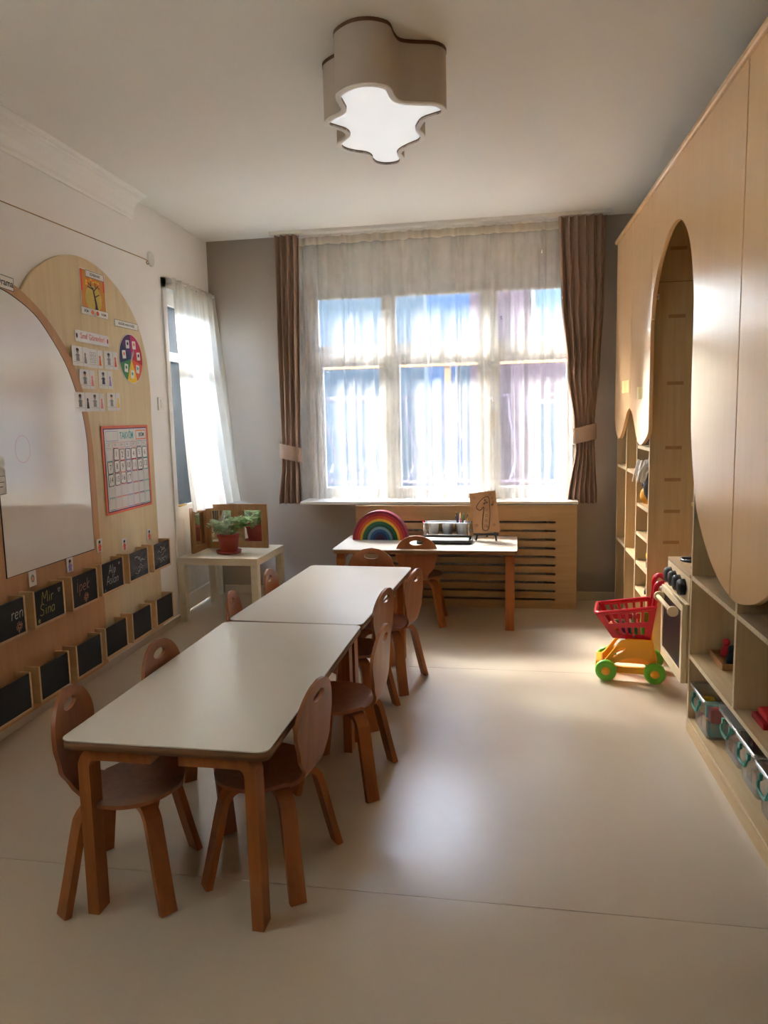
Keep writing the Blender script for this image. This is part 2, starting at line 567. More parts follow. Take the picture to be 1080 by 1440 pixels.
# left wall with door opening y 4.85..5.66, z 0..2.32
DY0, DY1, DZ1 = 4.86, 5.64, 2.30
w = MB()
LY0, LY1, LZ0, LZ1 = .55, 1.45, 1.60, 2.40       # opening for the out-of-view window added for fill light
w.box(-L - .18, -L, YF - .2, LY0, 0, H)
w.box(-L - .18, -L, LY1, DY0, 0, H)
w.box(-L - .18, -L, LY0, LY1, 0, LZ0)
w.box(-L - .18, -L, LY0, LY1, LZ1, H)
w.box(-L - .18, -L, DY1, 5.95, 0, H)
w.box(-L - .18, -L, DY0, DY1, DZ1, H)
struct(w.build('wall_left', 'wall'), 'warm white plaster wall with chalkboards')
# back wall with window opening
WU0, WU1, WZ0, WZ1 = .78, 2.80, .765, 2.345
w = MB()
for a, b, c, d in ((-.2, WU0, 0, H), (WU1, 3.9, 0, H), (WU0, WU1, 0, WZ0), (WU0, WU1, WZ1, H)):
    w.box(a, b, 0, .22, c, d)
o = w.build('wall_back', 'taupe')
o.matrix_world = BWM
struct(o, 'taupe painted end wall around the window')
bxo('lintel', 'wall', o, .70, 2.86, -.004, .0, WZ1 + .002, H - .001, 0)
o = bxo('wall_right', 'wall', None, .42, .5, -7.3, .2, 0, H, 0)
o.matrix_world = CBM
struct(o, 'white wall behind the plywood cabinets')
struct(bxo('wall_front', 'darkwall', None, -L - .2, XR + .3, YF - .1, YF, 0, H, 0), 'plain wall behind the viewer')
w2 = struct(bpy.data.objects.new('fill_window', None), 'added white framed window in the left wall beside the viewer, for fill light')  # added out of view to brighten the room from the left
COL.objects.link(w2)
w2.location = (-L, 0, 0)
f = MB()
f.box(-.14, -.08, LY0, LY0 + .06, LZ0, LZ1); f.box(-.14, -.08, LY1 - .06, LY1, LZ0, LZ1); f.box(-.14, -.08, LY0 + .06, LY1 - .06, LZ0, LZ0 + .06); f.box(-.14, -.08, LY0 + .06, LY1 - .06, LZ1 - .06, LZ1)
ym = (LY0 + LY1) / 2
f.box(-.14, -.08, ym - .03, ym + .03, LZ0 + .06, LZ1 - .06)
f.build('window_frame', 'white', w2)
for a, b in ((LY0 + .06, ym - .03), (ym + .03, LY1 - .06)):
    bxo('pane', 'glass', w2, -.112, -.108, a, b, LZ0 + .06, LZ1 - .06, 0)
bl_ = bxo('fill_window_blind', 'sheer2', None, -L + .004, -L + .006, LY0 - .04, LY1 + .04, LZ0 - .06, LZ1 + .08, 0)
tag(bl_, 'cream translucent roller blind over the added fill window beside the viewer', 'blind')
# skirtings
sk = MB()
sk.box(-L, -L + .010, YF, DY0 - .02, 0, .045)
sk.mi = 1
sk.box(-L, -L + .013, YF, DY0 - .02, .045, .050)
struct(sk.build('baseboard_left', ['skirt', 'white']), 'low beige skirting along the chalkboard wall')
o = bxo('baseboard_back', 'skirt', None, 0.02, 3.4, -.014, 0, 0, .065, .003)
o.matrix_world = BWM
struct(o, 'beige skirting under the window wall')
# cornice on the left wall, ends at y=4.47
prof = [(0, -.135), (.012, -.135), (.016, -.122), (.012, -.112), (.020, -.105), (.024, -.095), (.030, -.07), (.046, -.045), (.07, -.03), (.085, -.026), (.085, -.018), (.105, -.016), (.112, -.006), (.112, 0), (0, 0)]
c = MB()
c.grid([[(-L + a, y, H + b) for a, b in prof] for y in (YF, 4.46)], smooth=False)
c.poly([(-L + a, 4.46, H + b) for a, b in prof])
struct(c.build('trim_1', 'cornice'), 'white moulded plaster cornice above the chalkboard wall')

# ------------------------------------------------------------------ window
wr = struct(bpy.data.objects.new('window_1', None), 'white wooden three-light window behind the sheer curtain')
COL.objects.link(wr)
wr.matrix_world = BWM
Y0, Y1 = .04, .10   # depth of window frame behind the wall face
f = MB()
f.box(WU0, .83, Y0, Y1, WZ0, WZ1); f.box(2.74, WU1, Y0, Y1, WZ0, WZ1)
f.box(.83, 2.74, Y0, Y1, 2.29, WZ1); f.box(.83, 2.74, Y0, Y1, WZ0, .80)
f.box(.83, 2.74, Y0, Y1, 1.815, 1.90)
f.box(1.365, 1.425, Y0 - .01, Y1 + .01, .80, 2.29); f.box(2.10, 2.175, Y0 - .01, Y1 + .01, .80, 2.29)
f.build('window_frame', 'white', wr)
cols = [(.83, 1.365), (1.425, 2.10), (2.175, 2.74)]
for a, b in cols:
    for z0, z1, e in ((.80, 1.815, .045), (1.90, 2.29, .022)):
        s_ = MB()
        y0, y1 = Y0 - .012, Y1 - .02
        s_.box(a, a + e, y0, y1, z0, z1); s_.box(b - e, b, y0, y1, z0, z1)
        s_.box(a + e, b - e, y0, y1, z0, z0 + e); s_.box(a + e, b - e, y0, y1, z1 - e, z1)
        sash = s_.build('sash', 'white', wr)
        bxo('pane', 'glass', sash, a + e, b - e, .055, .059, z0 + e, z1 - e, 0)
for u in (1.343, 2.163):
    hd = MB()
    hd.box(u - .012, u + .012, Y0 - .03, Y0 - .012, 1.29, 1.40, .003)
    hd.tube([(u, Y0 - .035, 1.345), (u, Y0 - .055, 1.345), (u + .004, Y0 - .055, 1.26)], .007, 8)
    hd.build('window_handle', 'brass', wr)
MB().box(.745, 2.765, -.245, .12, .745, .766, .003).build('window_sill', 'white', wr)

# ------------------------------------------------------------------ glazed side door in the left wall
dr = struct(bpy.data.objects.new('door_1', None), 'white glazed side door in the corner')
COL.objects.link(dr)
dr.location = (-L, 0, 0)
f = MB()
f.box(-.12, .012, DY0 - .025, DY0 + .03, 0, DZ1 + .03); f.box(-.12, .012, DY1 - .03, DY1 + .02, 0, DZ1 + .03); f.box(-.12, .012, DY0 - .025, DY1 + .02, DZ1 - .03, DZ1 + .03)
f.build('door_frame', 'white', dr)
f = MB()
a, b = DY0 + .03, DY1 - .03
f.box(-.09, -.045, a, a + .07, 0.01, DZ1 - .03); f.box(-.09, -.045, b - .07, b, 0.01, DZ1 - .03)
f.box(-.09, -.045, a + .07, b - .07, .01, .12); f.box(-.09, -.045, a + .07, b - .07, .68, .78); f.box(-.09, -.045, a + .07, b - .07, DZ1 - .12, DZ1 - .03)
f.box(-.09, -.045, a + .07, b - .07, 1.80, 1.86)
leaf = f.build('door_leaf', 'white', dr)
for k in range(7):
    yy = a + .07 + k * (b - a - .14) / 7
    bxo('plank', 'white', leaf, -.08, -.058, yy + .002, yy + (b - a - .14) / 7 - .002, .12, .68, .004)
bxo('pane', 'glass', leaf, -.07, -.066, a + .07, b - .07, .78, 1.80, 0)
bxo('pane', 'glass', leaf, -.07, -.066, a + .07, b - .07, 1.86, DZ1 - .12, 0)
hd = MB()
hd.box(-.045, -.036, a + .02, a + .05, .70, .86, .002)
hd.tube([(-.036, a + .035, .80), (0.01, a + .035, .80), (0.012, a + .13, .80)], .008, 8)
hd.build('door_handle', 'brass', dr)

# ================================================================== OUTSIDE
g = MB().box(-14, 14, 5.9, 22, -.9, -.8).build('pavement', 'stone')
struct(g, 'pale street pavement outside')
g = MB().box(-14, -2.45, -4, 5.9, -.9, -.8).build('courtyard', 'stone')
struct(g, 'courtyard paving outside the side door')
g = bxo('door_shade_wall', 'facade_g', None, -L - 1.9, -L - 1.7, 3.6, 9.0, -.8, 2.8, 0)  # added to keep sun and sky light off the door curtain
struct(g, 'added grey wall outside, shading the side door')
def facade(name, label, u0, u1, y, z1, m, winlist):
    r = thing(name, label, 'building', matrix=BWM)
    bxo('facade_wall', m, r, u0, u1, y, y + .4, -.8, z1, 0)
    for a, b, c, d in winlist:
        wf = MB()
        wf.box(a - .05, b + .05, y - .05, y, c - .05, c); wf.box(a - .05, b + .05, y - .05, y, d, d + .05)
        wf.box(a - .05, a, y - .05, y, c, d); wf.box(b, b + .05, y - .05, y, c, d)
        wo = wf.build('window', 'facframe', r)
        bxo('pane', 'facglass', wo, a, b, y - .02, y - .008, c, d, 0)
    return r
fr = facade('street_house', 'grey-blue house across the street seen through the left of the window', -6, 1.15, 4.2, 4.6, 'facade_g', [(-.5, .5, .2, 1.6), (-2.2, -1.2, .2, 1.6)])
fr = facade('street_house', 'pinkish house across the street seen through the right of the window', 1.75, 8, 4.0, 8.5, 'facade_p', [(2.55, 3.25, 2.2, 3.1), (2.6, 3.2, .1, 1.5), (4.0, 4.7, .1, 1.5)])
facade('street_house', 'added pale blue house closing the sky gap between the two street houses', .2, 3.2, 9.0, 7.5, 'facade_b', [(1.2, 1.9, 1.0, 2.4)])  # added to dim the bright gap, where pale sky would show
for u in (1.9, 2.25, 3.5):
    bxo('pilaster', 'facade_p', fr, u, u + .16, 3.9, 4.0, -.8, 8.5, .01)
bx = bxo('awning_board', 'bandwood', None, -1.5, 6, 2.96, 3.0, 1.93, 2.03, .004)
bx.matrix_world = BWM
tag(bx, 'long orange-brown wooden board across the street front outside', 'board')
for u in (-1.4, 1.52, 5.8):
    q = bxo('post', 'bandwood', bx, u, u + .07, 3.0, 3.07, -.8, 2.03, .004)
# window grille
gr = thing('window_grille', 'white iron grille of bulging bars outside the window', 'grille', matrix=BWM)
for z in (.86, 1.53):
    MB().box(.78, 2.8, .335, .345, z - .008, z + .008).build('rail', 'iron', gr)
for u in (.80, 2.78):
    for z in (.86, 1.53):
        MB().box(u - .008, u + .008, .215, .34, z - .008, z + .008).build('wall_anchor', 'iron', gr)
for k in range(15):
    u = .80 + k * .1345
    pts = [(u, .34, 1.53), (u, .345, 1.40), (u + .02, .36, 1.28), (u + .05, .43, 1.12), (u + .05, .44, 1.02), (u + .02, .37, .92), (u, .34, .86)]
    MB().tube(smoothline(pts, 4), .006, 6).build('bar', 'iron', gr)

# ================================================================== CURTAINS
def curtain_sheet(rows_fn, z0, z1, nz, nu):
    """rows_fn(t, z) -> (u, off) with t in 0..1"""
    return [[(lambda q: (q[0], -q[1], z0 + (z1 - z0) * i / nz))(rows_fn(j / nu, z0 + (z1 - z0) * i / nz)) for j in range(nu + 1)] for i in range(nz + 1)]

rail = MB()
rail.box(.555, 2.965, -.165, -.095, H - .022, H, .002)
rr = rail.build('curtain_rail', 'white')
rr.matrix_world = BWM
tag(rr, 'white ceiling curtain rail across the window wall', 'curtain rail')

sh = thing('sheer_curtain', 'long white sheer curtain pleated across the whole window', 'curtain', matrix=BWM)
rnd = random.Random(3)
ph = [(rnd.uniform(8, 13), rnd.uniform(0, 6.3), rnd.uniform(.004, .008)) for _ in range(3)] + [(rnd.uniform(22, 40), rnd.uniform(0, 6.3), rnd.uniform(.009, .014)) for _ in range(3)] + [(rnd.uniform(55, 80), rnd.uniform(0, 6.3), rnd.uniform(.004, .007)) for _ in range(2)]
def sheer_fn(t, z):
    u = .735 + 1.985 * t
    k = lerp_tab([(.74, 1.15), (1.6, 1.0), (2.5, .85), (2.72, .55)], z)
    off = .088 + sum(a * sin(f_ * u * 2 + p + .15 * sin(z * 2 + p)) for f_, p, a in ph) * k
    return u + .012 * sin(u * 31) * k + .02 * (t - .5) * (2.7 - z) / 2, off
MB().grid(curtain_sheet(sheer_fn, .772, 2.645, 26, 420)).build('voile', 'sheer', sh, fix=False)
MB().grid(curtain_sheet(sheer_fn, 2.645, 2.70, 3, 420)).build('header_tape', 'sheer_tape', sh, fix=False)
for k in range(24):
    u = .76 + k * .0845
    MB().tube([(u, -.125, H - .024), (u, -.118, H - .038), (u + .01, -.11, H - .042)], .0025, 5).build('glider', 'white', sh)

def brown_curtain(label, ledge, redge, npl, seed, tie_z):
    r = thing('brown_curtain', label, 'curtain', matrix=BWM, group='brown side curtains')
    rn = random.Random(seed)
    wob = [rn.uniform(-.3, .3) for _ in range(npl + 2)]
    def fn(t, z):
        l_, r_ = lerp_tab(ledge, z), lerp_tab(redge, z)
        wdt = r_ - l_
        amp = lerp_tab([(.7, .030), (tie_z - .06, .018), (tie_z, .012), (tie_z + .1, .016), (1.9, .03), (2.72, .028)], z)
        phs = t * npl * 2 * pi + wob[int(t * npl)] * .6
        squeeze = .15 * sin(phs * 1.0 + .7) / npl
        bulge = .02 * sin(pi * t)
        return l_ + wdt * min(1, max(0, t + squeeze * sin(pi * t))), .135 + bulge + amp * sin(phs)
    rows = curtain_sheet(fn, .742, 2.712, 40, 120)
    MB().grid(rows).build('cloth', 'curtain', r, fix=False)
    l_, r_ = lerp_tab(ledge, tie_z), lerp_tab(redge, tie_z)
    # tie band wraps around the gathered cloth
    ring = []
    for dz in (-.055, .055):
        row = []
        for k in range(28):
            a = 2 * pi * k / 28
            cu_, co = (l_ + r_) / 2, .145
            row.append((cu_ + ((r_ - l_) / 2 + .012) * cos(a), -(co + .047 * sin(a)), tie_z + dz + .02 * cos(a) * (1 if l_ < 1.5 else -1) * -1))
        ring.append(row)
    MB().grid(ring, closed=True).build('tie_band', 'curtain', r, fix=False)
    hk = MB()
    hx = l_ - .012 if l_ < 1.5 else r_ + .012
    hk.tube([(hx, -.002, tie_z + .05), (hx, -.10, tie_z + .05), (hx, -.12, tie_z + .07)], .004, 6)
    hk.build('tie_hook', 'white', r)
    return r
brown_curtain('narrow brown curtain tied back on the left side of the window', [(.74, .545), (1.05, .578), (1.15, .583), (1.65, .582), (2.72, .588)], [(.74, .726), (1.05, .722), (1.15, .728), (1.65, .745), (2.72, .772)], 4, 2, 1.13)
brown_curtain('wide brown curtain tied back beside the plywood cabinet', [(.74, 2.69), (1.15, 2.748), (1.3, 2.735), (1.68, 2.685), (2.2, 2.64), (2.72, 2.62)], [(.74, 2.905), (1.15, 2.882), (1.3, 2.878), (1.68, 2.91), (2.2, 2.935), (2.72, 2.94)], 6, 5, 1.235)

# sheer on the side door: rod, brackets, cloth billowing into the room
dc = thing('door_curtain', 'short cream sheer curtain hanging over the side door', 'curtain', loc=(-L, 0, 0))
MB().tube([(.045, 4.885, 2.318), (.045, 5.67, 2.318)], .007, 8).build('rod', 'white', dc)
for y in (4.897, 5.63):
    MB().box(0.012, .05, y - .008, y + .008, 2.305, 2.33, .002).build('rod_bracket', 'white', dc)
def dcf(t, z):
    q = (2.33 - z) / 1.58
    y = 4.915 + .012 * q - .02 * q * (1 - t) + t * (.755 + .03 * q)
    x = .045 + .055 * q * q + .095 * q * t + (.010 + .016 * q) * sin(t * 44 + 1.2 * sin(z * 1.3)) + .006 * sin(t * 83)
    return x, y
rows = [[(lambda q: (q[0], q[1], .755 + (2.335 - .755) * i / 24))(dcf(j / 140, .755 + (2.335 - .755) * i / 24)) for j in range(141)] for i in range(25)]
MB().grid(rows).build('voile', 'sheer2', dc, fix=False)
rows = [[(lambda q: (q[0] + .002, q[1], z))(dcf(j / 140, z)) for j in range(141)] for z in (2.285, 2.338)]
MB().grid(rows).build('rod_pocket', 'sheer2', dc, fix=False)

# ================================================================== RADIATOR COVER
rc = thing('radiator_cover', 'birch plywood radiator cover with long horizontal slots under the window', 'radiator cover', matrix=BWM)
slots = [rrect(1.335, 2.61, .623 - k * .0618 - .009, .623 - k * .0618 + .009, .0088, 4) for k in range(10)]
me = plate_mesh([(1.175, .0), (2.755, .0), (2.755, .742), (1.175, .742)], slots, .018, 0, Matrix.Translation((0, -.262, 0)) @ RBW)
link('front_panel', me, 'coverply', rc)
bxo('side_panel', 'coverply', rc, 1.175, 1.193, -.262, -.016, .001, .742, .001)
bxo('side_panel', 'coverply', rc, 2.737, 2.755, -.262, -.016, .001, .742, .001)
rd = thing('radiator', 'white ribbed radiator half hidden behind the slotted cover', 'radiator', matrix=BWM)
bxo('body', 'white', rd, 1.40, 2.55, -.12, -.07, .12, .60, .004)
for k in range(24):
    u = 1.42 + k * .0478
    bxo('rib', 'white', rd, u, u + .022, -.15, -.12, .13, .59, .004)
for u in (1.5, 2.4):
    bxo('foot', 'white', rd, u, u + .04, -.12, -.07, 0, .12, .002)

# ================================================================== TABLES
def leg_path(sgn):
    # bent L: horizontal arm under the top running inward along x, then down
    return smoothline([(sgn * .04, 0, .481), (sgn * .195, 0, .481), (sgn * .228, 0, .474), (sgn * .241, 0, .452), (sgn * .243, 0, .42), (sgn * .244, 0, .20), (sgn * .245, 0, .0)], 5)
def make_table(label):
    t = thing('childrens_table', label, 'table', group='white-topped play tables')
    top = link('tabletop', plate_mesh(rrect(-.3, .3, -.6, .6, .03), (), .004, 0, Matrix.Translation((0, 0, .523))), 'laminate', t)
    link('top_edge', plate_mesh(rrect(-.299, .299, -.599, .599, .029), (), .024, 0, Matrix.Translation((0, 0, .499))), 'tedge', t)
    for sx in (-1, 1):
        for sy in (-1, 1):
            MB().strip([(p[0], sy * .553, p[2]) for p in leg_path(sx)], (0, 1, 0), .056, .034).build('leg', 'legw', t)
    return t
def put(o, x, y, a):
    # x,y is the near-left corner, a the angle
    c, s_ = cos(a), sin(a)
    o.location = (x + c * .3 - s_ * .6, y + s_ * .3 + c * .6, 0)
    o.rotation_euler = (0, 0, a)
t1 = make_table('near white-topped table of the long pair, closest to the viewer')
t2 = dup(t1, (0, 0, 0), 0, 'far white-topped table of the long pair, pushed against the near one')
put(t1, -1.1899, 1.8092, -.031)
put(t2, -1.152, 3.036, -.0663)
t3 = dup(t1, (0, 0, 0), 0, 'white-topped table against the radiator cover under the window')
cw = bwp(1.745, .60)
t3.location = (cw.x, cw.y, 0)
t3.rotation_euler = (0, 0, BA + pi / 2)

# ================================================================== CHAIRS (face local +x)
def chair_shell():
    path = smoothline([(-.166, .615), (-.161, .55), (-.156, .47), (-.151, .40), (-.141, .345), (-.113, .316), (-.07, .308), (0, .306), (.08, .309), (.135, .311), (.165, .306)], 6)
    P = [Vector((a, 0, b)) for a, b in path]
    sl = [0]
    for a, b in zip(P, P[1:]):
        sl.append(sl[-1] + (b - a).length)
    T = sl[-1]
    def hw(s_):
        q = s_ / T
        # back: round head, waist at the bend, round seat
        if q < .21:
            x = 1 - q / .21
            return .140 * sqrt(max(0, 1 - x * x))
        if q < .50:
            return lerp_tab([(.21, .140), (.34, .118), (.465, .072), (.5, .070)], q)
        if q < .76:
            return lerp_tab([(.5, .070), (.535, .076), (.68, .152), (.76, .160)], q)
        x = (q - .76) / .24
        return .160 * max(0, 1 - x ** 2.6) ** .5
    n, nt_ = len(P), 14
    top, bot = [], []
    for i in range(n):
        a, c = P[max(0, i - 1)], P[min(n - 1, i + 1)]
        tn = (c - a).normalized()
        nr = Vector((tn.z, 0, -tn.x))   # towards viewer of back front / seat underside
        if nr.z < 0 and i > n // 2:
            pass
        w_ = max(hw(sl[i]), .002)
        q = sl[i] / T
        rt, rb = [], []
        for j in range(nt_ + 1):
            y = (2 * j / nt_ - 1)
            dish = (.012 * (y * y) if q > .55 else .016 * y * y * min(1, q / .2) * max(0, (.5 - q) / .5))
            p = P[i] + Vector((0, y * w_, 0))
            if q > .5:
                p.z += dish * min(1, (q - .5) / .15)
            else:
                p.x += dish
            rt.append(p - nr * .006)
            rb.append(p + nr * .006)
        top.append(rt)
        bot.append(rb)
    b = MB()
    loops = [t_ + list(reversed(bo)) for t_, bo in zip(top, bot)]
    b.grid([[tuple(v) for v in l_] for l_ in loops], smooth=True, closed=True)
    b.bm.faces.new(list(b.bm.verts)[:len(loops[0])])
    b.bm.faces.new(list(b.bm.verts)[-len(loops[0]):])
    me = b.mesh('shell', weld=1e-5)
    ob = bpy.data.objects.new('shell_tmp', me)
    COL.objects.link(ob)
    cut = MB().lathe([(1, -.3), (1, .0)], 24, (0, 0, 0), 'x').mesh('cut')
    cut.transform(Matrix.Translation((-.0, 0, .567)) @ Matrix.Diagonal((1, .044, .017, 1)))
    for q_ in (me, cut):
        b2 = bmesh.new(); b2.from_mesh(q_)
        bmesh.ops.recalc_face_normals(b2, faces=b2.faces)
        if b2.calc_volume(signed=True) < 0:
            bmesh.ops.reverse_faces(b2, faces=b2.faces)
        b2.to_mesh(q_); b2.free()
    co = bpy.data.objects.new('cut_tmp', cut)
    COL.objects.link(co)
    md = ob.modifiers.new('b', 'BOOLEAN')
    md.operation = 'DIFFERENCE'
    md.object = co
    md.solver = 'MANIFOLD'
    bpy.context.view_layer.update()
    dg = bpy.context.evaluated_depsgraph_get()
    res = bpy.data.meshes.new_from_object(ob.evaluated_get(dg))
    bpy.data.objects.remove(ob)
    bpy.data.objects.remove(co)
    res.materials.clear()
    res.shade_smooth()
    res.set_sharp_from_angle(angle=radians(40))
    return res
def make_chair(label):
    t = thing('childrens_chair', label, 'chair', group='bentwood chairs')
    link('shell', chair_shell(), 'chairw', t)
    for sx, sy in ((1, 1), (1, -1), (-1, 1), (-1, -1)):
        d = Vector((sx * .150, sy * .168, 0)).normalized()
        pth = smoothline([(.02, .291), (.10, .290), (.130, .284), (.150, .265), (.162, .235), (.198, .09), (.222, 0)], 5)
        MB().strip([(d.x * r_, d.y * r_, z_) for r_, z_ in pth], (-d.y, d.x, 0), .048, .021).build('leg', 'legw', t)
    return t
ch = make_chair('brown bentwood chair nearest the viewer on the chalkboard side of the table')
ch.location = (-1.095, 1.995, 0)
ch.rotation_euler = (0, 0, radians(9))
for x, y, a, lb in [
    (-1.035, 2.445, -2, 'brown bentwood chair on the chalkboard side, second from the viewer, only its top showing'),
    (-1.03, 3.215, 8, 'brown bentwood chair turned on the chalkboard side, tip showing at the joint of the tables'),
    (-1.005, 3.70, 3, 'brown bentwood chair farthest along the chalkboard side, in front of the plant table'),
    (-.690, 2.125, 172, 'brown bentwood chair nearest the viewer on the open floor side of the table'),
    (-.578, 2.712, 175, 'brown bentwood chair second from the viewer on the open floor side'),
    (-.655, 3.325, 169, 'brown bentwood chair pushed deepest under the far table on the open floor side'),
    (-.562, 3.768, 167, 'brown bentwood chair farthest from the viewer on the open floor side'),
    (-.735, 4.16, 268, 'brown bentwood chair at the window end of the far table, only its rounded top showing'),
    (-.515, 4.945, 92, 'brown bentwood chair with its back to the room, tucked under the window table'),
]:
    dup(ch, (x, y, 0), radians(a), lb)

# ================================================================== LEFT WALL: arched panels, whiteboard
YB = .052
pale = [(4.54, YB), (4.54, .70), (4.54, 1.42), (4.548, 1.55), (4.54, 1.68), (4.511, 1.816), (4.427, 1.98), (4.284, 2.11), (4.111, 2.202), (3.946, 2.246), (3.79, 2.255), (3.64, 2.229), (3.496, 2.17), (3.357, 2.079), (3.24, 1.93), (3.14, 1.7), (3.10, 1.4)]
pp = smoothline(pale[2:], 5)
outl = pale[:2] + pp + [(3.10, YB)]
o = link('arched_wall_panel', plate_mesh(outl, (), .018, 0, RLW), 'panel')
o.matrix_world = Matrix.Translation((-L, 0, 0))
tag(o, 'tall pale plywood panel with rounded arch top on the left wall', 'wall panel')
brown = [(3.790, 1.15), (3.785, 1.26), (3.757, 1.443), (3.703, 1.605), (3.616, 1.738), (3.517, 1.838), (3.399, 1.925), (3.285, 1.985), (3.196, 2.016), (3.05, 2.045), (2.9, 2.05)]
pb = smoothline(brown, 5)
outb = [(3.790, YB)] + pb + [(2.35, 2.05), (2.35, YB)]
bp_ = thing('whiteboard_panel', 'brown plywood panel holding an arched whiteboard on the left wall', 'whiteboard', loc=(-L, 0, 0))
me = plate_mesh(outb, (), .016, 0, Matrix.Translation((.0185, 0, 0)) @ RLW)
link('backing_panel', me, 'brown', bp_)
wb = [(3.722, .712), (3.722, .9), (3.722, 1.142), (3.722, 1.29), (3.695, 1.443), (3.638, 1.572), (3.568, 1.69), (3.448, 1.815), (3.334, 1.902), (3.178, 1.962), (3.06, 1.985), (2.985, 1.99)]
wo = [(2.985, .712), (3.722, .712)] + smoothline(wb[1:], 5)
link('whiteboard', plate_mesh(wo, (), .003, 0, Matrix.Translation((.0346, 0, 0)) @ RLW), 'wboard', bp_)
cxm = sum(p[0] for p in wo) / len(wo); cym = sum(p[1] for p in wo) / len(wo)
def grow(pts, d):
    out = []
    n = len(pts)
    for i in range(n):
        a, c = Vector(pts[i - 1]), Vector(pts[(i + 1) % n])
        t_ = (c - a).normalized()
        out.append((pts[i][0] + t_.y * d, pts[i][1] - t_.x * d))
    return out
wedge = [wo[0], wo[1]] + wo[2:]
link('black_rim', plate_mesh(grow(wedge, .005), [wedge], .003, 0, Matrix.Translation((.0346, 0, 0)) @ RLW), 'ink', bp_)
# faint pen circle left on the whiteboard
ringp = ell(3.17, 1.275, .055, .062, 26)
MB().tube([(.0378, a, b) for a, b in ringp], .0007, 4, closed=True).build('pen_mark', 'p_pink', bp_)
# thin dark shadow-gap edge of the brown panel
# ------------------------------------------------------------------ paper things on the wall (local X right, Y up, Z out)
def card(name, label, cat, y, z, w_, h_, off, m='paper', group=None, rot=0, t=.0015):
    r = thing(name, label, cat, group=group, matrix=LWM(y, z, off) @ Matrix.Rotation(rot, 4, 'Z'))
    link('sheet', plate_mesh([(-w_ / 2, -h_ / 2), (w_ / 2, -h_ / 2), (w_ / 2, h_ / 2), (-w_ / 2, h_ / 2)], (), t), m, r)
    return r
def prt(r, shapes, z=.0019, name='print'):
    """flat printed shapes: list of (points, material)"""
    mats = []
    b = MB()
    for k, (pts, m) in enumerate(shapes):
        if m not in mats:
            mats.append(m)
        b.mi = mats.index(m)
        b.poly([(p[0], p[1], z + k * .00003) for p in pts])
    return b.build(name, mats, r, fix=False)
def line(a, b, w_=.002):
    d = (Vector(b) - Vector(a)).normalized() * w_ / 2
    return [(a[0] - d.y, a[1] + d.x), (a[0] + d.y, a[1] - d.x), (b[0] + d.y, b[1] - d.x), (b[0] - d.y, b[1] + d.x)]
def rect(x0, x1, y0, y1):
    return [(x0, y0), (x1, y0), (x1, y1), (x0, y1)]
def outline(x0, x1, y0, y1, w_, m):
    return [(rect(x0, x1, y0, y0 + w_), m), (rect(x0, x1, y1 - w_, y1), m), (rect(x0, x0 + w_, y0, y1), m), (rect(x1 - w_, x1, y0, y1), m)]
def words(r, body, size, x, y, m='ink', z=.0024, sx=1.0, bold=False, align='CENTER', name='lettering'):
    me = text_mesh(body, size, Matrix.Translation((x, y, z)) @ Matrix.Diagonal((sx, 1, 1, 1)), align, bold)
    return link(name, me, m, r)
P1, P2 = .0185, .035      # off wall: on pale panel, on brown panel
# autumn poster
r = card('season_poster', 'orange poster of a bare autumn tree on the pale arched panel', 'poster', 3.925, 2.085, .262, .235, P1 + .001)
b_ = MB()
sh_ = [(rect(-.125, .125, -.112, .112), 'p_ochre'), (ell(.0, -.03, .085, .07), 'p_ygreen'), (rect(-.125, -.105, .0, .112), 'p_orangered'), (rect(.105, .125, .02, .112), 'p_orangered')]
for k in range(16):
    a = .25 + k * .17
    rr_ = .055 + .03 * ((k * 37) % 7) / 7
    sh_.append((ell(-.005 + rr_ * cos(a) * 1.05, .03 + rr_ * sin(a) * .55, .012, .007, 8), 'p_yellow' if k % 2 else 'p_orange'))
sh_ += [([(.005, -.105), (.045, -.105), (.03, -.05), (.012, .0), (.0, .03), (-.008, .028), (.004, -.02), (.012, -.06)], 'p_bark')]
for a, c in (((0, .02), (-.05, .05)), ((.003, .01), (.05, .045)), ((-.02, .03), (-.03, .065)), ((.025, .025), (.02, .06)), ((.01, -.02), (.06, .0)), ((-.002, .02), (-.06, .03)), ((.05, .045), (.065, .03))):
    sh_.append((line(a, c, .006), 'p_bark'))
sh_ += [(rect(-.10, .09, -.117, -.095), 'p_coral')]
prt(r, sh_)
r = card('word_label', 'white paper strip lettered at the top of the autumn poster', 'label', 3.947, 2.181, .19, .036, P1 + .0042, t=.001)
prt(r, outline(-.095, .095, -.018, .018, .002, 'ink'), .0013); words(r, 'SONBAHAR', .020, 0, 0, z=.0016, bold=True)
for yy, tx, xx, lb, lx in ((3.855, 'EKİM', -.02, 'white word strip under the left half of the autumn poster', .045), (3.997, 'KASIM', .02, 'white word strip under the right half of the autumn poster', -.045)):
    r = card('word_label', lb, 'label', yy, 1.981, .138, .038, P1 + .0042, t=.001)
    prt(r, outline(-.069, .069, -.019, .019, .0012, 'inkgrey') + [(ell(lx, 0, .016, .013, 12), 'p_coral')], .0013)
    words(r, tx, .018, xx, 0, z=.0016, bold=True)
r = card('word_label', 'framed white strip with one printed line above the weather wheel', 'label', 4.283, 1.957, .283, .039, P1 + .001)
prt(r, outline(-.1415, .1415, -.0195, .0195, .002, 'ink')); words(r, 'BUGÜN HAVA NASIL?', .0205, .0, 0, bold=True)
r = card('title_strip', 'white title strip in pink lettering above the small task cards', 'label', 3.886, 1.841, .346, .06, P1 + .001, 'paper_lam', rot=-.01)
words(r, 'Sınıf Görevleri', .043, .0, .002, 'p_pink', bold=True)
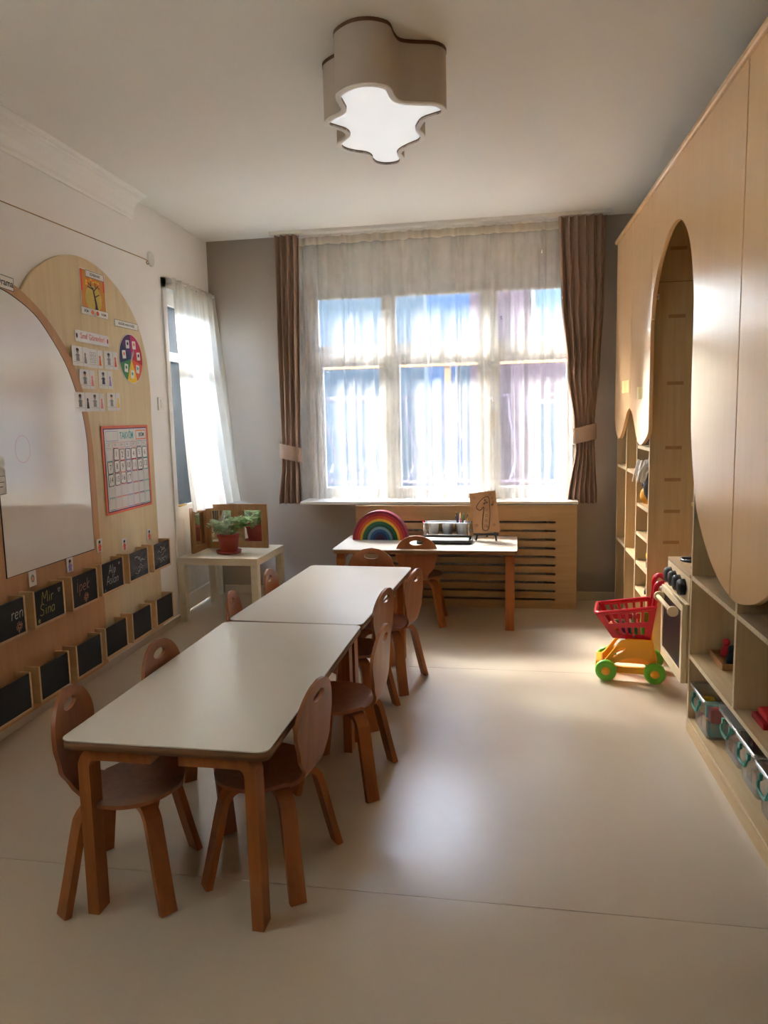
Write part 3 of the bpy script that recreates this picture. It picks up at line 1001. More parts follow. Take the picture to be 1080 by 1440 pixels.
prt(r, [(ell(-.158, .0, .008, .014, 10), 'p_purple'), (ell(.158, 0, .008, .014, 10), 'p_red')])
# task cards
tc_ = [('first task card of the top row, left, overlapping the brown panel edge', 3.718, 1.734, 0), ('middle task card of the top row with boxes drawn on it', 3.898, 1.733, 1), ('task card of the top row next to the weather wheel', 4.070, 1.736, 2),
       ('left task card of the middle row', 3.800, 1.619, 3), ('right task card of the middle row', 3.995, 1.625, 4),
       ('left task card of the bottom row, partly over the whiteboard panel', 3.712, 1.497, 5), ('middle task card of the bottom row', 3.888, 1.499, 6), ('right task card of the bottom row', 4.071, 1.504, 7)]
rnd = random.Random(11)
for lb, y, z, k in tc_:
    off = P1 + (.018 if k in (0, 5) else .001) + (.002 if k == 3 else 0)
    r = card('task_card', 'small white ' + lb, 'card', y, z, .152, .100, off, 'paper_lam', group='task cards', rot=rnd.uniform(-.02, .02))
    hue = ['inkgrey', 'p_orange', 'p_orangered', 'p_pink', 'p_lilac', 'ink', 'p_pink', 'p_yellow'][k]
    sh_ = [(rect(.022, .0245, -.05, .05), 'inkgrey'), (rect(-.07, .018, -.032, -.0305), 'inkgrey')]
    if k == 1:
        for i in range(3):
            for j in range(3):
                sh_ += outline(-.055 + i * .022, -.038 + i * .022, -.022 + j * .02, -.006 + j * .02, .002, 'inkgrey')
    else:
        body = 'p_navy' if k == 4 else 'inkgrey'
        sh_ += [(ell(-.025, .026, .013, .013, 12), 'p_skin' if k in (3, 7) else 'inkgrey'), ([(-.042, -.026), (-.008, -.026), (-.014, .012), (-.036, .012)], body), (ell(-.025, .033, .014, .008, 10), 'p_bark')]
        sh_ += [(line((-.045, .0), (-.035, .01), .005), body), (line((-.005, .0), (-.015, .01), .005), body)]
    sh_ += [(ell(.047, .012, .009, .010, 10), hue), ([(.034, -.034), (.062, -.034), (.055, .004), (.040, .004)], hue)]
    prt(r, sh_)
    words(r, '———', .012, -.03, -.040, 'inkgrey')
# weather wheel
r = thing('weather_wheel', 'round wheel of coloured sectors with small white picture cards', 'wall chart', matrix=LWM(4.312, 1.762, P1 + .001))
link('disc', plate_mesh(ell(0, 0, .147, .147, 48), (), .003), 'paper', r)
cl = ['p_magenta', 'p_red', 'p_orangered', 'p_yellow', 'p_green', 'p_navy', 'p_purple']
for k in range(7):
    a0, a1 = pi / 2 - k * 2 * pi / 7, pi / 2 - (k + 1) * 2 * pi / 7
    pts = [(0, 0)] + [(.142 * cos(a0 + (a1 - a0) * q / 10), .142 * sin(a0 + (a1 - a0) * q / 10)) for q in range(11)]
    link('sector', plate_mesh(pts, (), .0008, 0, Matrix.Translation((0, 0, .003))), cl[k], r)
    am = (a0 + a1) / 2
    cx_, cy_ = .092 * cos(am), .092 * sin(am)
    sc_ = link('picture_card', plate_mesh(rrect(-.021, .021, -.024, .024, .004, 2), (), .0008, 0, Matrix.Translation((cx_, cy_, .0042)) @ Matrix.Rotation(rnd.uniform(-.15, .15), 4, 'Z')), 'paper', r)
    b_ = MB()
    b_.poly([(cx_ + p[0], cy_ + p[1], .0053) for p in ell(0, .004, .011, .010, 12)])
    b_.build('picture', ['p_orange', 'p_navy', 'p_teal', 'p_teal', 'p_green', 'p_coral', 'p_navy'][k], sc_, fix=False)
link('pointer', plate_mesh([(-.006, -.02), (.006, -.02), (.012, .045), (.0, .062), (-.008, .04)], (), .0012, 0, Matrix.Translation((0, 0, .0045)) @ Matrix.Rotation(-.5, 4, 'Z')), 'steel', r)
# calendar
CW, CH = .567, .503
r = thing('wall_calendar', 'pink-framed month calendar with number cards on the pale panel', 'calendar', matrix=LWM(4.186, 1.116, P1 + .001))
link('board', plate_mesh(rrect(-CW / 2, CW / 2, -CH / 2, CH / 2, .012), (), .004), 'p_coral', r)
link('inner_border', plate_mesh(rect(-CW / 2 + .02, CW / 2 - .02, -CH / 2 + .014, CH / 2 - .014), (), .0006, 0, Matrix.Translation((0, 0, .004))), 'p_purple', r)
link('sheet', plate_mesh(rect(-CW / 2 + .028, CW / 2 - .028, -CH / 2 + .020, CH / 2 - .020), (), .0008, 0, Matrix.Translation((0, 0, .0043))), 'paper_lam', r)
words(r, 'TAKVİM', .056, .0, .192, 'p_teal', .0056, .8, True)
sh_ = outline(-.24, -.105, .165, .222, .0025, 'p_lilac') + outline(.115, .245, .165, .222, .006, 'p_coral')
for c_ in range(7):
    cc = ['p_teal', 'p_pink', 'p_pink', 'p_lilac', 'p_red', 'p_purple', 'p_teal'][c_]
    x0 = -.249 + c_ * .0712
    sh_ += outline(x0 + .003, x0 + .068, .125, .157, .002, cc)
    for q in range(5):
        y1 = .118 - q * .0695
        sh_ += outline(x0 + .002, x0 + .069, y1 - .067, y1, .0016, cc) + [(rect(x0 + .002, x0 + .069, y1 - .067, y1 - .063), cc)]
    words(r, ['PZT', 'SAL', 'ÇAR', 'PER', 'CUM', 'CMT', 'PAZ'][c_], .016, x0 + .0355, .141, 'inkgrey', .0058)
prt(r, sh_, .0053, 'grid_print')
words(r, 'EKİM', .030, .185, .193, 'ink', .0060, 1, True)
for n in range(1, 18):
    q, c_ = divmod(n, 7)
    x, y = -.249 + c_ * .0712 + .0355, .118 - q * .0695 - .033
    rot = rnd.uniform(-.06, .06)
    mt = Matrix.Translation((x + rnd.uniform(-.004, .004), y + rnd.uniform(-.003, .004), .0062)) @ Matrix.Rotation(rot, 4, 'Z')
    nc = link('number_card', plate_mesh(rrect(-.029, .029, -.035, .035, .006, 2), (), .0009, 0, mt), 'ink', r)
    link('face', plate_mesh(rrect(-.0255, .0255, -.0315, .0315, .005, 2), (), .0004, 0, mt @ Matrix.Translation((0, 0, .0009))), 'paper', nc)
    link('numeral', text_mesh(str(n), .046, mt @ Matrix.Translation((0, 0, .0016)) @ Matrix.Diagonal((.92, 1, 1, 1)), 'CENTER'), 'ink', nc)
# name cards with small figures above the pockets
for lb, y, z, red, off in (('white card with a grey portrait sketch at the bottom left of the whiteboard', 3.160, .672, 0, P2 + .004), ('white card with a dark-haired figure in pink at the whiteboard bottom edge', 3.474, .674, 2, P2 + .004),
                      ('small figure card in red at the lower right corner of the whiteboard', 3.772, .722, 1, P2 + .004), ('small figure card in red above the fourth chalkboard pocket', 4.083, .673, 1, P1 + .001), ('small figure card in red above the pocket nearest the side door', 4.407, .680, 1, P1 + .001)):
    r = card('name_card', lb, 'card', y, z, .056, .072, off, 'paper_lam', group='figure cards')
    if red:
        c_ = 'p_orangered' if red == 1 else 'p_lilac'
        prt(r, [([(-.014, -.032), (.014, -.032), (.010, .004), (-.010, .004)], c_), (line((-.016, -.012), (-.008, .002), .006), c_), (line((.016, -.012), (.008, .002), .006), c_), (ell(0, .013, .010, .011, 12), 'p_skin'), (ell(0, .019, .011, .008, 12), 'p_hair'), (rect(-.010, -.006, .004, .018), 'p_hair')])
    else:
        prt(r, [(ell(0, .0, .014, .019, 14), 'inkgrey'), (ell(0, -.002, .008, .010, 12), 'p_skin')])
r = card('word_label', 'white label with a black frame at the top of the whiteboard', 'label', 3.135, 2.012, .125, .060, P2 + .004, rot=-.05)
prt(r, outline(-.0625, .0625, -.03, .03, .003, 'ink')); words(r, 'Drama', .042, .0, 0, bold=True)
r = card('note_sheet', 'white note sheet stuck at the left edge of the whiteboard', 'paper', 2.985, 1.165, .085, .17, P2 + .004)
prt(r, outline(-.04, .04, -.082, .0, .002, 'ink') + [(rect(-.03, .03, -.03, -.025), 'inkgrey'), (rect(-.03, .02, -.05, -.045), 'inkgrey')])

# ------------------------------------------------------------------ chalk strokes
GL = {'M': [[(0, 0), (.1, 1), (.4, .35), (.75, 1), (.85, 0)]], 'i': [[(.15, 0), (.15, .55)], [(.15, .75), (.16, .80)]], 'r': [[(.1, 0), (.1, .55)], [(.1, .4), (.25, .55), (.4, .5)]],
      'S': [[(.6, .85), (.4, 1), (.1, .85), (.15, .6), (.5, .4), (.5, .1), (.25, 0), (.0, .12)]], 'n': [[(.1, 0), (.1, .55)], [(.1, .4), (.3, .55), (.45, .45), (.45, 0)]],
      'a': [[(.45, .45), (.25, .55), (.05, .35), (.1, .05), (.3, .0), (.45, .2), (.45, .55), (.47, 0)]], 'İ': [[(.15, 0), (.15, .8)], [(.15, 1), (.16, 1.06)]],
      'p': [[(.1, -.35), (.1, .55)], [(.1, .45), (.35, .55), (.45, .3), (.3, .05), (.1, .1)]], 'e': [[(.08, .28), (.42, .32), (.35, .53), (.12, .48), (.05, .22), (.2, 0), (.42, .08)]],
      'k': [[(.1, 0), (.1, .95)], [(.42, .6), (.1, .28), (.45, 0)]], 'A': [[(0, 0), (.3, 1), (.6, 0)], [(.12, .35), (.5, .35)]], 'l': [[(.12, 0), (.12, 1)]], 's': [[(.38, .48), (.2, .55), (.06, .42), (.35, .2), (.3, .02), (.05, .05)]],
      '*': [[(.3, .8), (.12, .2), (.58, .58), (.02, .58), (.48, .2), (.3, .8)]], '<': [[(.3, .1), (.05, .5), (.12, .72), (.28, .6), (.3, .5), (.36, .66), (.52, .72), (.55, .48), (.3, .1)]],
      '@': [[(.5 + .5 * cos(t_ * .35) * (.55 + .35 * sin(t_ * 1.6)), .5 + .5 * sin(t_ * .35) * (.55 + .35 * sin(t_ * 1.6))) for t_ in range(40)], [(.5 + .16 * cos(t_ * .7), .5 + .16 * sin(t_ * .7)) for t_ in range(10)], [(.5, .2), (.5, -.25)]]}
ADV = {'M': 1.0, 'i': .35, 'r': .45, 'S': .75, 'n': .6, 'a': .62, 'İ': .35, 'p': .58, 'e': .55, 'k': .55, 'A': .72, 'l': .3, 's': .5, ' ': .4}
def chalk(r, items):
    """items: (text, x, y, size, material, slant)"""
    for tx, x, y, sz, m, w_ in items:
        b_ = MB()
        cx_ = x
        for ch_ in tx:
            for st in GL.get(ch_, []):
                pts = smoothline(st, 3) if len(st) > 2 and ch_ not in '*' else st
                P_ = [Vector((cx_ + p[0] * sz + p[1] * sz * .12, y + p[1] * sz)) for p in pts]
                for a, c in zip(P_, P_[1:]):
                    if (c - a).length > 1e-6:
                        b_.poly([(p[0], p[1], 0) for p in line(a, c, w_)])
            cx_ += ADV.get(ch_, .6) * sz
        o_ = b_.build('chalk_writing', m, r, fix=False)
        o_.location = (0, 0, .0755)
# chalkboard pocket boxes: local X right, Y up, Z out of wall; origin bottom centre at panel face
PW, PH, PD = .249, .174, .074
def pocket(y, z, label, smudged=False, off=P1):
    r = thing('chalkboard_pocket', label, 'chalkboard', group='chalkboard pockets', matrix=LWM(y, z, off + .0005))
    for sx in (-1, 1):
        MB().box(sx * PW / 2 - (.012 if sx > 0 else 0), sx * PW / 2 + (.012 if sx < 0 else 0), 0, PH, 0, PD, .0015).build('side_panel', 'box_wood', r)
    MB().box(-PW / 2 + .012, PW / 2 - .012, 0, .012, 0, PD, .0015).build('bottom_panel', 'box_wood', r)
    MB().box(-PW / 2 + .0125, PW / 2 - .0125, .0125, PH - .006, PD - .010, PD - .001, .001).build('chalkboard', 'smudge_b' if smudged else 'chalk_b', r)
    return r
rows = [2.868, 3.175, 3.485, 3.798, 4.107, 4.420]
tops = ['top-row chalkboard pocket cut by the left edge with a chalk flower', 'top-row chalkboard pocket with yellow writing, a heart and a star', 'top-row chalkboard pocket with one pink word over a flower', 'top-row chalkboard pocket with two white words and a star',
        'top-row smudged chalkboard pocket, second from the side door', 'top-row smudged chalkboard pocket at the end by the side door']
bots = ['bottom-row blank chalkboard pocket cut by the left edge', 'bottom-row blank chalkboard pocket, second from the left edge', 'bottom-row blank chalkboard pocket, third from the left edge', 'bottom-row blank chalkboard pocket, third from the side door', 'bottom-row blank grey-black chalkboard pocket, second from the side door', 'bottom-row blank chalkboard pocket at the end by the side door']
for k, y in enumerate(rows):
    r = pocket(y, .460, tops[k], k >= 4, .0345 if k < 3 else P1)
    if k == 0:
        chalk(r, [('ren', .015, .085, .055, 'c_white', .0035), ('@', .04, .022, .05, 'c_pink', .002)])
    if k == 1:
        chalk(r, [('Mir', -.065, .105, .052, 'c_yellow', .004), ('<', .065, .125, .032, 'c_white', .003), ('Sina', -.085, .050, .052, 'c_yellow', .004), ('*', -.105, .014, .032, 'c_yellow', .004)])
    if k == 2:
        chalk(r, [('İpek', -.085, .085, .062, 'c_pink', .0038), ('@', -.028, .022, .05, 'c_pink', .0025)])
    if k == 3:
        chalk(r, [('Alp', -.045, .105, .048, 'c_white', .0035), ('*', .062, .135, .024, 'c_white', .003), ('Aslan', -.075, .050, .048, 'c_white', .0035), ('*', -.10, .016, .02, 'c_blue', .003)])
    if k >= 4:
        rn = random.Random(k)
        for q in range(7):
            b_ = MB()
            x0, y0 = rn.uniform(-.08, .03), rn.uniform(.04, .14)
            P_ = smoothline([(x0 + i * .016, y0 + rn.uniform(-.012, .012)) for i in range(5)], 3)
            for a, c in zip(P_, P_[1:]):
                b_.poly([(p[0], p[1], 0) for p in line(a, c, .0028)])
            o_ = b_.build('chalk_scribble', 'c_white', r, fix=False)
            o_.location = (0, 0, .0757)
    pocket(y - .003, .108, bots[k], False, .0345 if k < 3 else P1)

# light switch, round cover with cord
sw = thing('light_switch', 'white light switch beside the side door', 'switch', matrix=LWM(4.72, 1.50, 0))
MB().box(-.042, .042, -.042, .042, 0, .010, .003).build('plate', 'white', sw)
MB().box(-.016, .016, -.028, .028, .010, .015, .002).build('rocker', 'white', sw)
rc_ = thing('wall_cover', 'small round white cover high on the wall above the side door', 'wall cover', matrix=LWM(4.70, 2.418, 0))
MB().lathe([(.001, .014), (.035, .013), (.046, .008), (.048, 0)], 28).build('cap', 'white', rc_)
cd = MB().tube(smoothline([(-L + .004, 4.665, 2.385), (-L + .006, 4.645, 2.375), (-L + .006, 4.628, 2.385), (-L + .006, 4.615, 2.400), (-L + .006, 4.2, 2.393), (-L + .006, 3.2, 2.377), (-L + .006, 2.4, 2.365), (-L + .006, 1.7, 2.36)], 4), .0028, 6).build('stretched_string', 'slot')
tag(cd, 'thin brown cord stretched along the wall above the panels', 'cord')

# ================================================================== CEILING LAMP
rim = [(-0.561, 2.791), (-0.533, 2.747), (-0.480, 2.710), (-0.423, 2.707), (-0.377, 2.731), (-0.356, 2.765), (-0.351, 2.827), (-0.334, 2.875), (-0.283, 2.898), (-0.221, 2.915), (-0.189, 2.944), (-0.177, 2.987), (-0.186, 3.020), (-0.220, 3.041), (-0.262, 3.069), (-0.283, 3.117), (-0.293, 3.161), (-0.283, 3.211), (-0.281, 3.252), (-0.301, 3.298), (-0.341, 3.333), (-0.383, 3.377), (-0.401, 3.419), (-0.395, 3.477), (-0.409, 3.533), (-0.445, 3.560), (-0.499, 3.560), (-0.540, 3.525), (-0.554, 3.472), (-0.551, 3.434), (-0.564, 3.397), (-0.604, 3.370), (-0.641, 3.331), (-0.656, 3.283), (-0.643, 3.225), (-0.611, 3.182), (-0.596, 3.153), (-0.602, 3.111), (-0.630, 3.075), (-0.654, 3.039), (-0.648, 3.003), (-0.618, 2.966), (-0.577, 2.932), (-0.562, 2.901), (-0.562, 2.861)]
LCX, LCY = -.42, 3.13
loc = [(a - LCX, b - LCY) for a, b in smoothline(rim, 3, True)]
area = sum(a[0] * b[1] - b[0] * a[1] for a, b in zip(loc, loc[1:] + loc[:1]))
if area < 0:
    loc.reverse()
lp = thing('ceiling_lamp', 'deep cloud-shaped ceiling lamp with a glowing white diffuser', 'lamp', loc=(LCX, LCY, 2.52))
ins = grow(loc, -.020)
hh = H - 2.52
b_ = MB()
b_.grid([[(x, y, z) for x, y in loc] for z in (.006, hh - .003)], True, True)
b_.build('drum_side', 'lampside', lp)
link('rim', plate_mesh(loc, [ins], .006), 'lamprim', lp)
b_ = MB()
b_.grid([[(x, y, z) for x, y in ins] for z in (.0, .045)], True, True)
b_.build('inner_side', 'brown_edge', lp)
link('diffuser', plate_mesh(ins, (), .004, 0, Matrix.Translation((0, 0, .011))), 'diffuser', lp)
link('ceiling_plate', plate_mesh(grow(loc, -.008), (), .012, 0, Matrix.Translation((0, 0, hh - .012))), 'brown_edge', lp)
link('light_leak_plate', plate_mesh(grow(loc, -.002), (), .003, 0, Matrix.Translation((0, 0, .040))), 'lamprim', lp)  # added opaque plate, unseen, stops diffuser light leaking upward
b_ = MB()
b_.grid([[(x, y, z) for x, y in grow(loc, .0015)] for z in (hh - .014, hh - .0005)], True, True)
b_.build('painted_shadow_line', 'brown_edge', lp)  # dark band painted in for the shadow line under the ceiling

# ================================================================== CABINET WALL (local frame CBM: x into cabinet, y along, plate X->v, Y->z)
TH = .018
CD = .38
def shelf_box(name, r, v0, v1, z, x0=0.0, m='birch_y'):
    o_ = MB().box(x0 + .0012, CD, min(v0, v1), max(v0, v1), z - TH, z, 0).build(name, m, r)
    MB().box(x0, x0 + .0011, min(v0, v1), max(v0, v1), z - TH, z, 0).build('edge_band', 'edge', o_)
    return o_
def upright(name, r, v, z0, z1, x0=0.0, side=1):
    a, b = (v, v + TH)
    o_ = MB().box(x0 + .0012, CD, a, b, z0, z1, 0).build(name, 'birch', r)
    MB().box(x0, x0 + .0011, a, b, z0, z1, 0).build('edge_band', 'edge', o_)
    return o_
# ---- far unit
fu = thing('shelf_cabinet', 'far plywood cabinet with scalloped doors above narrow open shelves', 'cabinet', matrix=CBM, group='plywood cabinets')
V = [-.270, -.640, -1.010, -1.385]
for v in V:
    upright('upright', fu, v, .0, 2.485)
cz = [[1.026, .516], [1.022, .507], [1.185, .845, .673, .497, .340]]
for k in range(3):
    for z in [.05, 1.60, 2.48] + cz[k]:
        shelf_box('shelf', fu, V[k + 1] + TH, V[k], z, 0.004)
bxo('back_panel', 'birch', fu, CD, CD + .006, V[3], V[0] + TH, 0, 2.485, 0)
def door(r, pts, name='door', t=.02):
    me = plate_mesh(pts, (), t, .0012, Matrix.Translation((-.0005, 0, 0)) @ RCB)
    return link(name, me, 'peach', r)
lobeA = smoothline([(-.255, 1.40), (-.262, 1.33), (-.315, 1.25), (-.436, 1.204), (-.562, 1.246), (-.678, 1.329), (-.761, 1.385), (-.8420, 1.403)], 5)
d1 = door(fu, [(-.8420, 2.488), (-.255, 2.488)] + lobeA)
lobeB = smoothline([(-.8480, 1.403), (-.92, 1.378), (-.991, 1.322), (-1.106, 1.226), (-1.209, 1.195), (-1.324, 1.220), (-1.42, 1.262), (-1.443, 1.30), (-1.4425, 1.40)], 5)
d2 = door(fu, [(-1.4425, 2.488), (-.8480, 2.488)] + lobeB)
# paper tape pulls
for d_, v0, v1, z0, z1, dz in ((d1, -.60, -.80, 1.50, 1.575, 0), (d2, -1.13, -1.265, 1.452, 1.52, 0)):
    b_ = MB()
    b_.grid([[(-.0215, v0, z), (-.034, v0 - .03, z), (-.026, v0 - .07, z), (-.0212, (v0 + v1) / 2 - .03, z), (-.0211, v1, z)] for z in (z0, z1)], True)
    b_.build('tape_pull', 'tape', d_, fix=False)
# near side face of the far unit: inlaid slots, joint, small catch
for z in (2.224, 1.878, 1.529, 1.186, 1.013, .84, .669):
    bxo('slot_inlay', 'slot', fu, .080, .165, V[3] - .0012, V[3] + .004, z - .009, z + .009, 0)
bxo('panel_joint', 'brown_edge', fu, 0.0, .36, V[3] - .0006, V[3] + .002, 2.054, 2.057, 0)
ct_ = bxo('door_catch', 'white', fu, .008, .030, V[3] - .006, V[3], 1.965, 1.995, .001)
bxo('screw', 'ink', ct_, .015, .021, V[3] - .0075, V[3] - .006, 1.977, 1.983, 0)

# ---- near unit
nu = thing('shelf_cabinet', 'near plywood cabinet with a drooping rounded door over open toy shelves', 'cabinet', matrix=CBM, group='plywood cabinets')
NV = [-2.335, -2.945, -3.555, -4.165]
for k, v in enumerate(NV):
    upright('upright', nu, v - TH, .0 if k in (0, 3) else .3475, 2.485)
for z in (.062, .347):
    shelf_box('shelf', nu, NV[3], NV[0] - TH, z, .0015 if z < .1 else .0008)
for k in range(3):
    for z in (.690, 1.45, 2.48):
        shelf_box('shelf', nu, NV[k + 1], NV[k] - TH, z, .0008)
bxo('plinth', 'birch_y', nu, -.002, .016, -4.18, -2.336, 0, .052, .001)
bxo('back_panel', 'birch', nu, CD, CD + .006, -4.183, -2.335, 0, 2.485, 0)
arch = smoothline([(-1.4505, 1.845), (-1.487, 1.969), (-1.581, 2.081), (-1.736, 2.178), (-1.882, 2.226), (-2.05, 2.215), (-2.187, 2.135), (-2.273, 2.013), (-2.324, 1.856), (-2.333, 1.70), (-2.331, 1.546), (-2.345, 1.311), (-2.403, 1.126), (-2.475, .985), (-2.631, .857), (-2.795, .778), (-2.9405, .744)], 5)
d3 = door(nu, [(-2.9405, 2.488), (-1.4505, 2.488)] + arch, 'arched_door')
lob = smoothline([(-2.9495, .744), (-3.003, .740), (-3.106, .757), (-3.24, .80), (-3.40, .90), (-3.53, 1.05), (-3.60, 1.25), (-3.63, 1.55)], 5)
d4 = door(nu, [(-3.63, 2.488), (-2.9495, 2.488)] + lob, 'rounded_door')
d5 = door(nu, rect(-4.18, -3.634, .70, 2.488))
bxo('bridge_top', 'birch_y', nu, 0.001, CD, -2.335, -1.386, 2.467, 2.485, 0)
bxo('niche_back', 'birch', nu, CD, CD + .006, -2.335, -1.386, 0, 2.467, 0)
bxo('catch_hook', 'tape', nu, -.006, .004, -2.338, -2.33, .985, 1.0, .001)
# ---- top moulding
tm = thing('cabinet_moulding', 'narrow wooden moulding along the top of the plywood cabinets', 'moulding', matrix=CBM)
for a, b in ((-2.74, -.245), (-4.2, -2.743)):
    pr_ = [(-.030, 2.489), (-.036, 2.495), (-.036, 2.510), (-.028, 2.520), (.03, 2.520), (.03, 2.489)]
    b_ = MB()
    b_.grid([[(x, v, z) for x, z in pr_ + pr_[:1]] for v in (a, b)], False)
    b_.poly([(x, a, z) for x, z in pr_]); b_.poly([(x, b, z) for x, z in pr_])
    b_.build('moulding_length', 'peach', tm)

# ---- toy stove in the niche
ts = thing('toy_stove', 'wooden toy stove with black knobs and a dark oven door', 'toy stove', matrix=CBM)
SV0, SV1 = -2.333, -1.915
bxo('cabinet_body', 'birch', ts, .004, .34, SV0, SV1, .20, .672, .002)
bxo('stove_top', 'birch_y', ts, -.004, .345, SV0, SV1 + .004, .673, .690, .002)
for v in (SV0 + .03, SV1 - .06):
    bxo('leg', 'birch', ts, .22, .26, v, v + .03, 0, .20, .001)
for a, b in ((.09, -2.02), (.09, -2.22), (.25, -2.02), (.25, -2.22)):
    q = MB().lathe([(.001, .0), (.062, .0), (.062, .010), (.001, .010)], 20, (a, b, .6905)).build('burner', 'black', ts)
    MB().box(a - .055, a + .055, b - .006, b + .006, .7005, .707, .001).build('burner_bar', 'black', q)
bxo('control_panel', 'creamw', ts, -.004, .004, SV0, SV1, .562, .672, .001)
for k in range(4):
    v = SV1 - .075 - k * .087
    q = MB().lathe([(.001, -.034), (.030, -.034), (.036, -.028), (.037, -.005), (.034, -.0045)], 8, (0, v, .618), 'x').build('knob', 'black', ts)
# oven door stands proud of the body
b_ = MB()
z0, z1 = .205, .552
link('oven_door', plate_mesh(rect(SV0 + .012, SV1 + .01, z0, z1), [rect(SV0 + .040, SV1 - .010, z0 + .048, z1 - .030)], .022, .0015, Matrix.Translation((-.006, 0, 0)) @ RCB), 'creamw', ts)
od = ts.children[-1]
bxo('oven_window', 'ovenglass', od, -.022, -.008, SV0 + .039, SV1 - .009, z0 + .047, z1 - .029, 0)
bxo('door_back', 'birch', od, -.005, .003, SV0 + .012, SV1 + .005, z0, z1 + .01, 0)
bxo('ledge', 'creamw', ts, -.018, .004, SV0, SV1 + .006, .555, .561, .002)
hd = MB()
for v in (SV0 + .075, SV1 - .06):
    hd.addmesh(plate_mesh(rrect(-.075, -.0285, .485, .530, .020, 5), (), .016, .001, Matrix.Translation((0, v + .016, 0)) @ Matrix(((1, 0, 0, 0), (0, 0, -1, 0), (0, 1, 0, 0), (0, 0, 0, 1)))))
hd.tube([(-.058, SV0 + .08, .508), (-.058, SV1 - .05, .508)], .010, 10)
hd.build('oven_handle', 'creamw', od)

# ---- toys in the narrow far bay
def lump(mb, c, r, n=10, sq=(1, 1, 1), rs=0):
    b2 = bmesh.new()
    bmesh.ops.create_uvsphere(b2, u_segments=n, v_segments=max(6, n * 2 // 3), radius=r)
    for v in b2.verts:
        v.co = Vector((v.co.x * sq[0], v.co.y * sq[1], v.co.z * sq[2])) + Vector(c)
    for f_ in b2.faces:
        f_.smooth = True
    return mb.add(b2)
pt = thing('plush_toy', 'black plush toy with a white fringe in the narrow far cubby', 'toy', matrix=Matrix.Translation(cbp(.08, -1.27, .845)) )
b_ = MB(); lump(b_, (0, 0, .12), .09, 12, (1, .9, 1.25)); lump(b_, (-.01, .0, .25), .06, 12); b_.build('body', 'black', pt)
rn = random.Random(4)
b_ = MB()
for k in range(26):
    x, y = -.075 + rn.uniform(-.03, .02), rn.uniform(-.05, .09)
    b_.tube([(x, y, .25 + rn.uniform(-.03, .02)), (x - .015, y + rn.uniform(-.01, .01), .20), (x - .02 + rn.uniform(-.01, .01), y + rn.uniform(-.02, .02), .145 + rn.uniform(-.01, .03))], [.005, .007, .003], 5)
fo = b_.build('fringe', 'paper', pt); fo['kind'] = 'stuff'
pt2 = thing('plush_toy', 'yellow and navy plush toy under the fringed black one', 'toy', matrix=Matrix.Translation(cbp(-.012 + .05, -1.12, .845)))
b_ = MB(); lump(b_, (.0, -.02, .055), .045, 10, (.9, 1.2, 1.15)); b_.build('body', 'cyel', pt2)
b_ = MB(); lump(b_, (.0, .035, .115), .026, 10, (.9, 1.3, .8)); b_.build('cap', 'p_navy', pt2)
dl = thing('toy_figure', 'small yellow-haired toy figure on the lower cubby shelf', 'toy', matrix=Matrix.Translation(cbp(.05, -1.25, .497)))
b_ = MB(); b_.lathe([(.001, 0), (.03, 0), (.032, .03), (.02, .05), (.001, .052)], 14); b_.build('body', 'facglass', dl)
b_ = MB(); lump(b_, (0, 0, .07), .034, 12); b_.build('head', 'p_yellow', dl)
tv = thing('toy_car', 'small grey-blue toy vehicle on the lowest cubby shelf', 'toy', matrix=Matrix.Translation(cbp(.05, -1.28, .34)))
MB().box(-.03, .03, -.05, .06, .012, .035, .006).build('body', 'facglass', tv)
MB().box(-.024, .024, -.025, .035, .0352, .06, .006).build('cabin', 'facglass', tv)
for x in (-.034, .024):
    for y in (-.03, .04):
        MB().lathe([(.001, x), (.014, x), (.014, x + .01), (.001, x + .01)], 12, (0, y, .014), 'x').build('wheel', 'black', tv)
bk = thing('picture_book', 'white book leaning inside the farthest cubby', 'book', matrix=Matrix.Translation(cbp(.05, -.585, 1.026)) @ Matrix.Rotation(-.25, 4, 'X'))
MB().box(0, .14, -.008, .008, .0005, .11, .001).build('cover', 'paper', bk)
MB().box(.003, .137, -.006, .006, .108, .1105, 0).build('page_block', 'cream', bk)
hb = thing('handbag', 'black toy bag on the shelf just below the scalloped door', 'bag', matrix=Matrix.Translation(cbp(.07, -1.28, 1.185)))
b_ = MB(); lump(b_, (0, 0, .055), .07, 12, (.9, 1, .78)); b_.build('body', 'black', hb)
b_ = MB(); b_.tube([(0, .05 * cos(a), .10 + .05 * sin(a)) for a in [pi * k / 8 for k in range(9)]], .006, 6); b_.build('strap', 'black', hb)

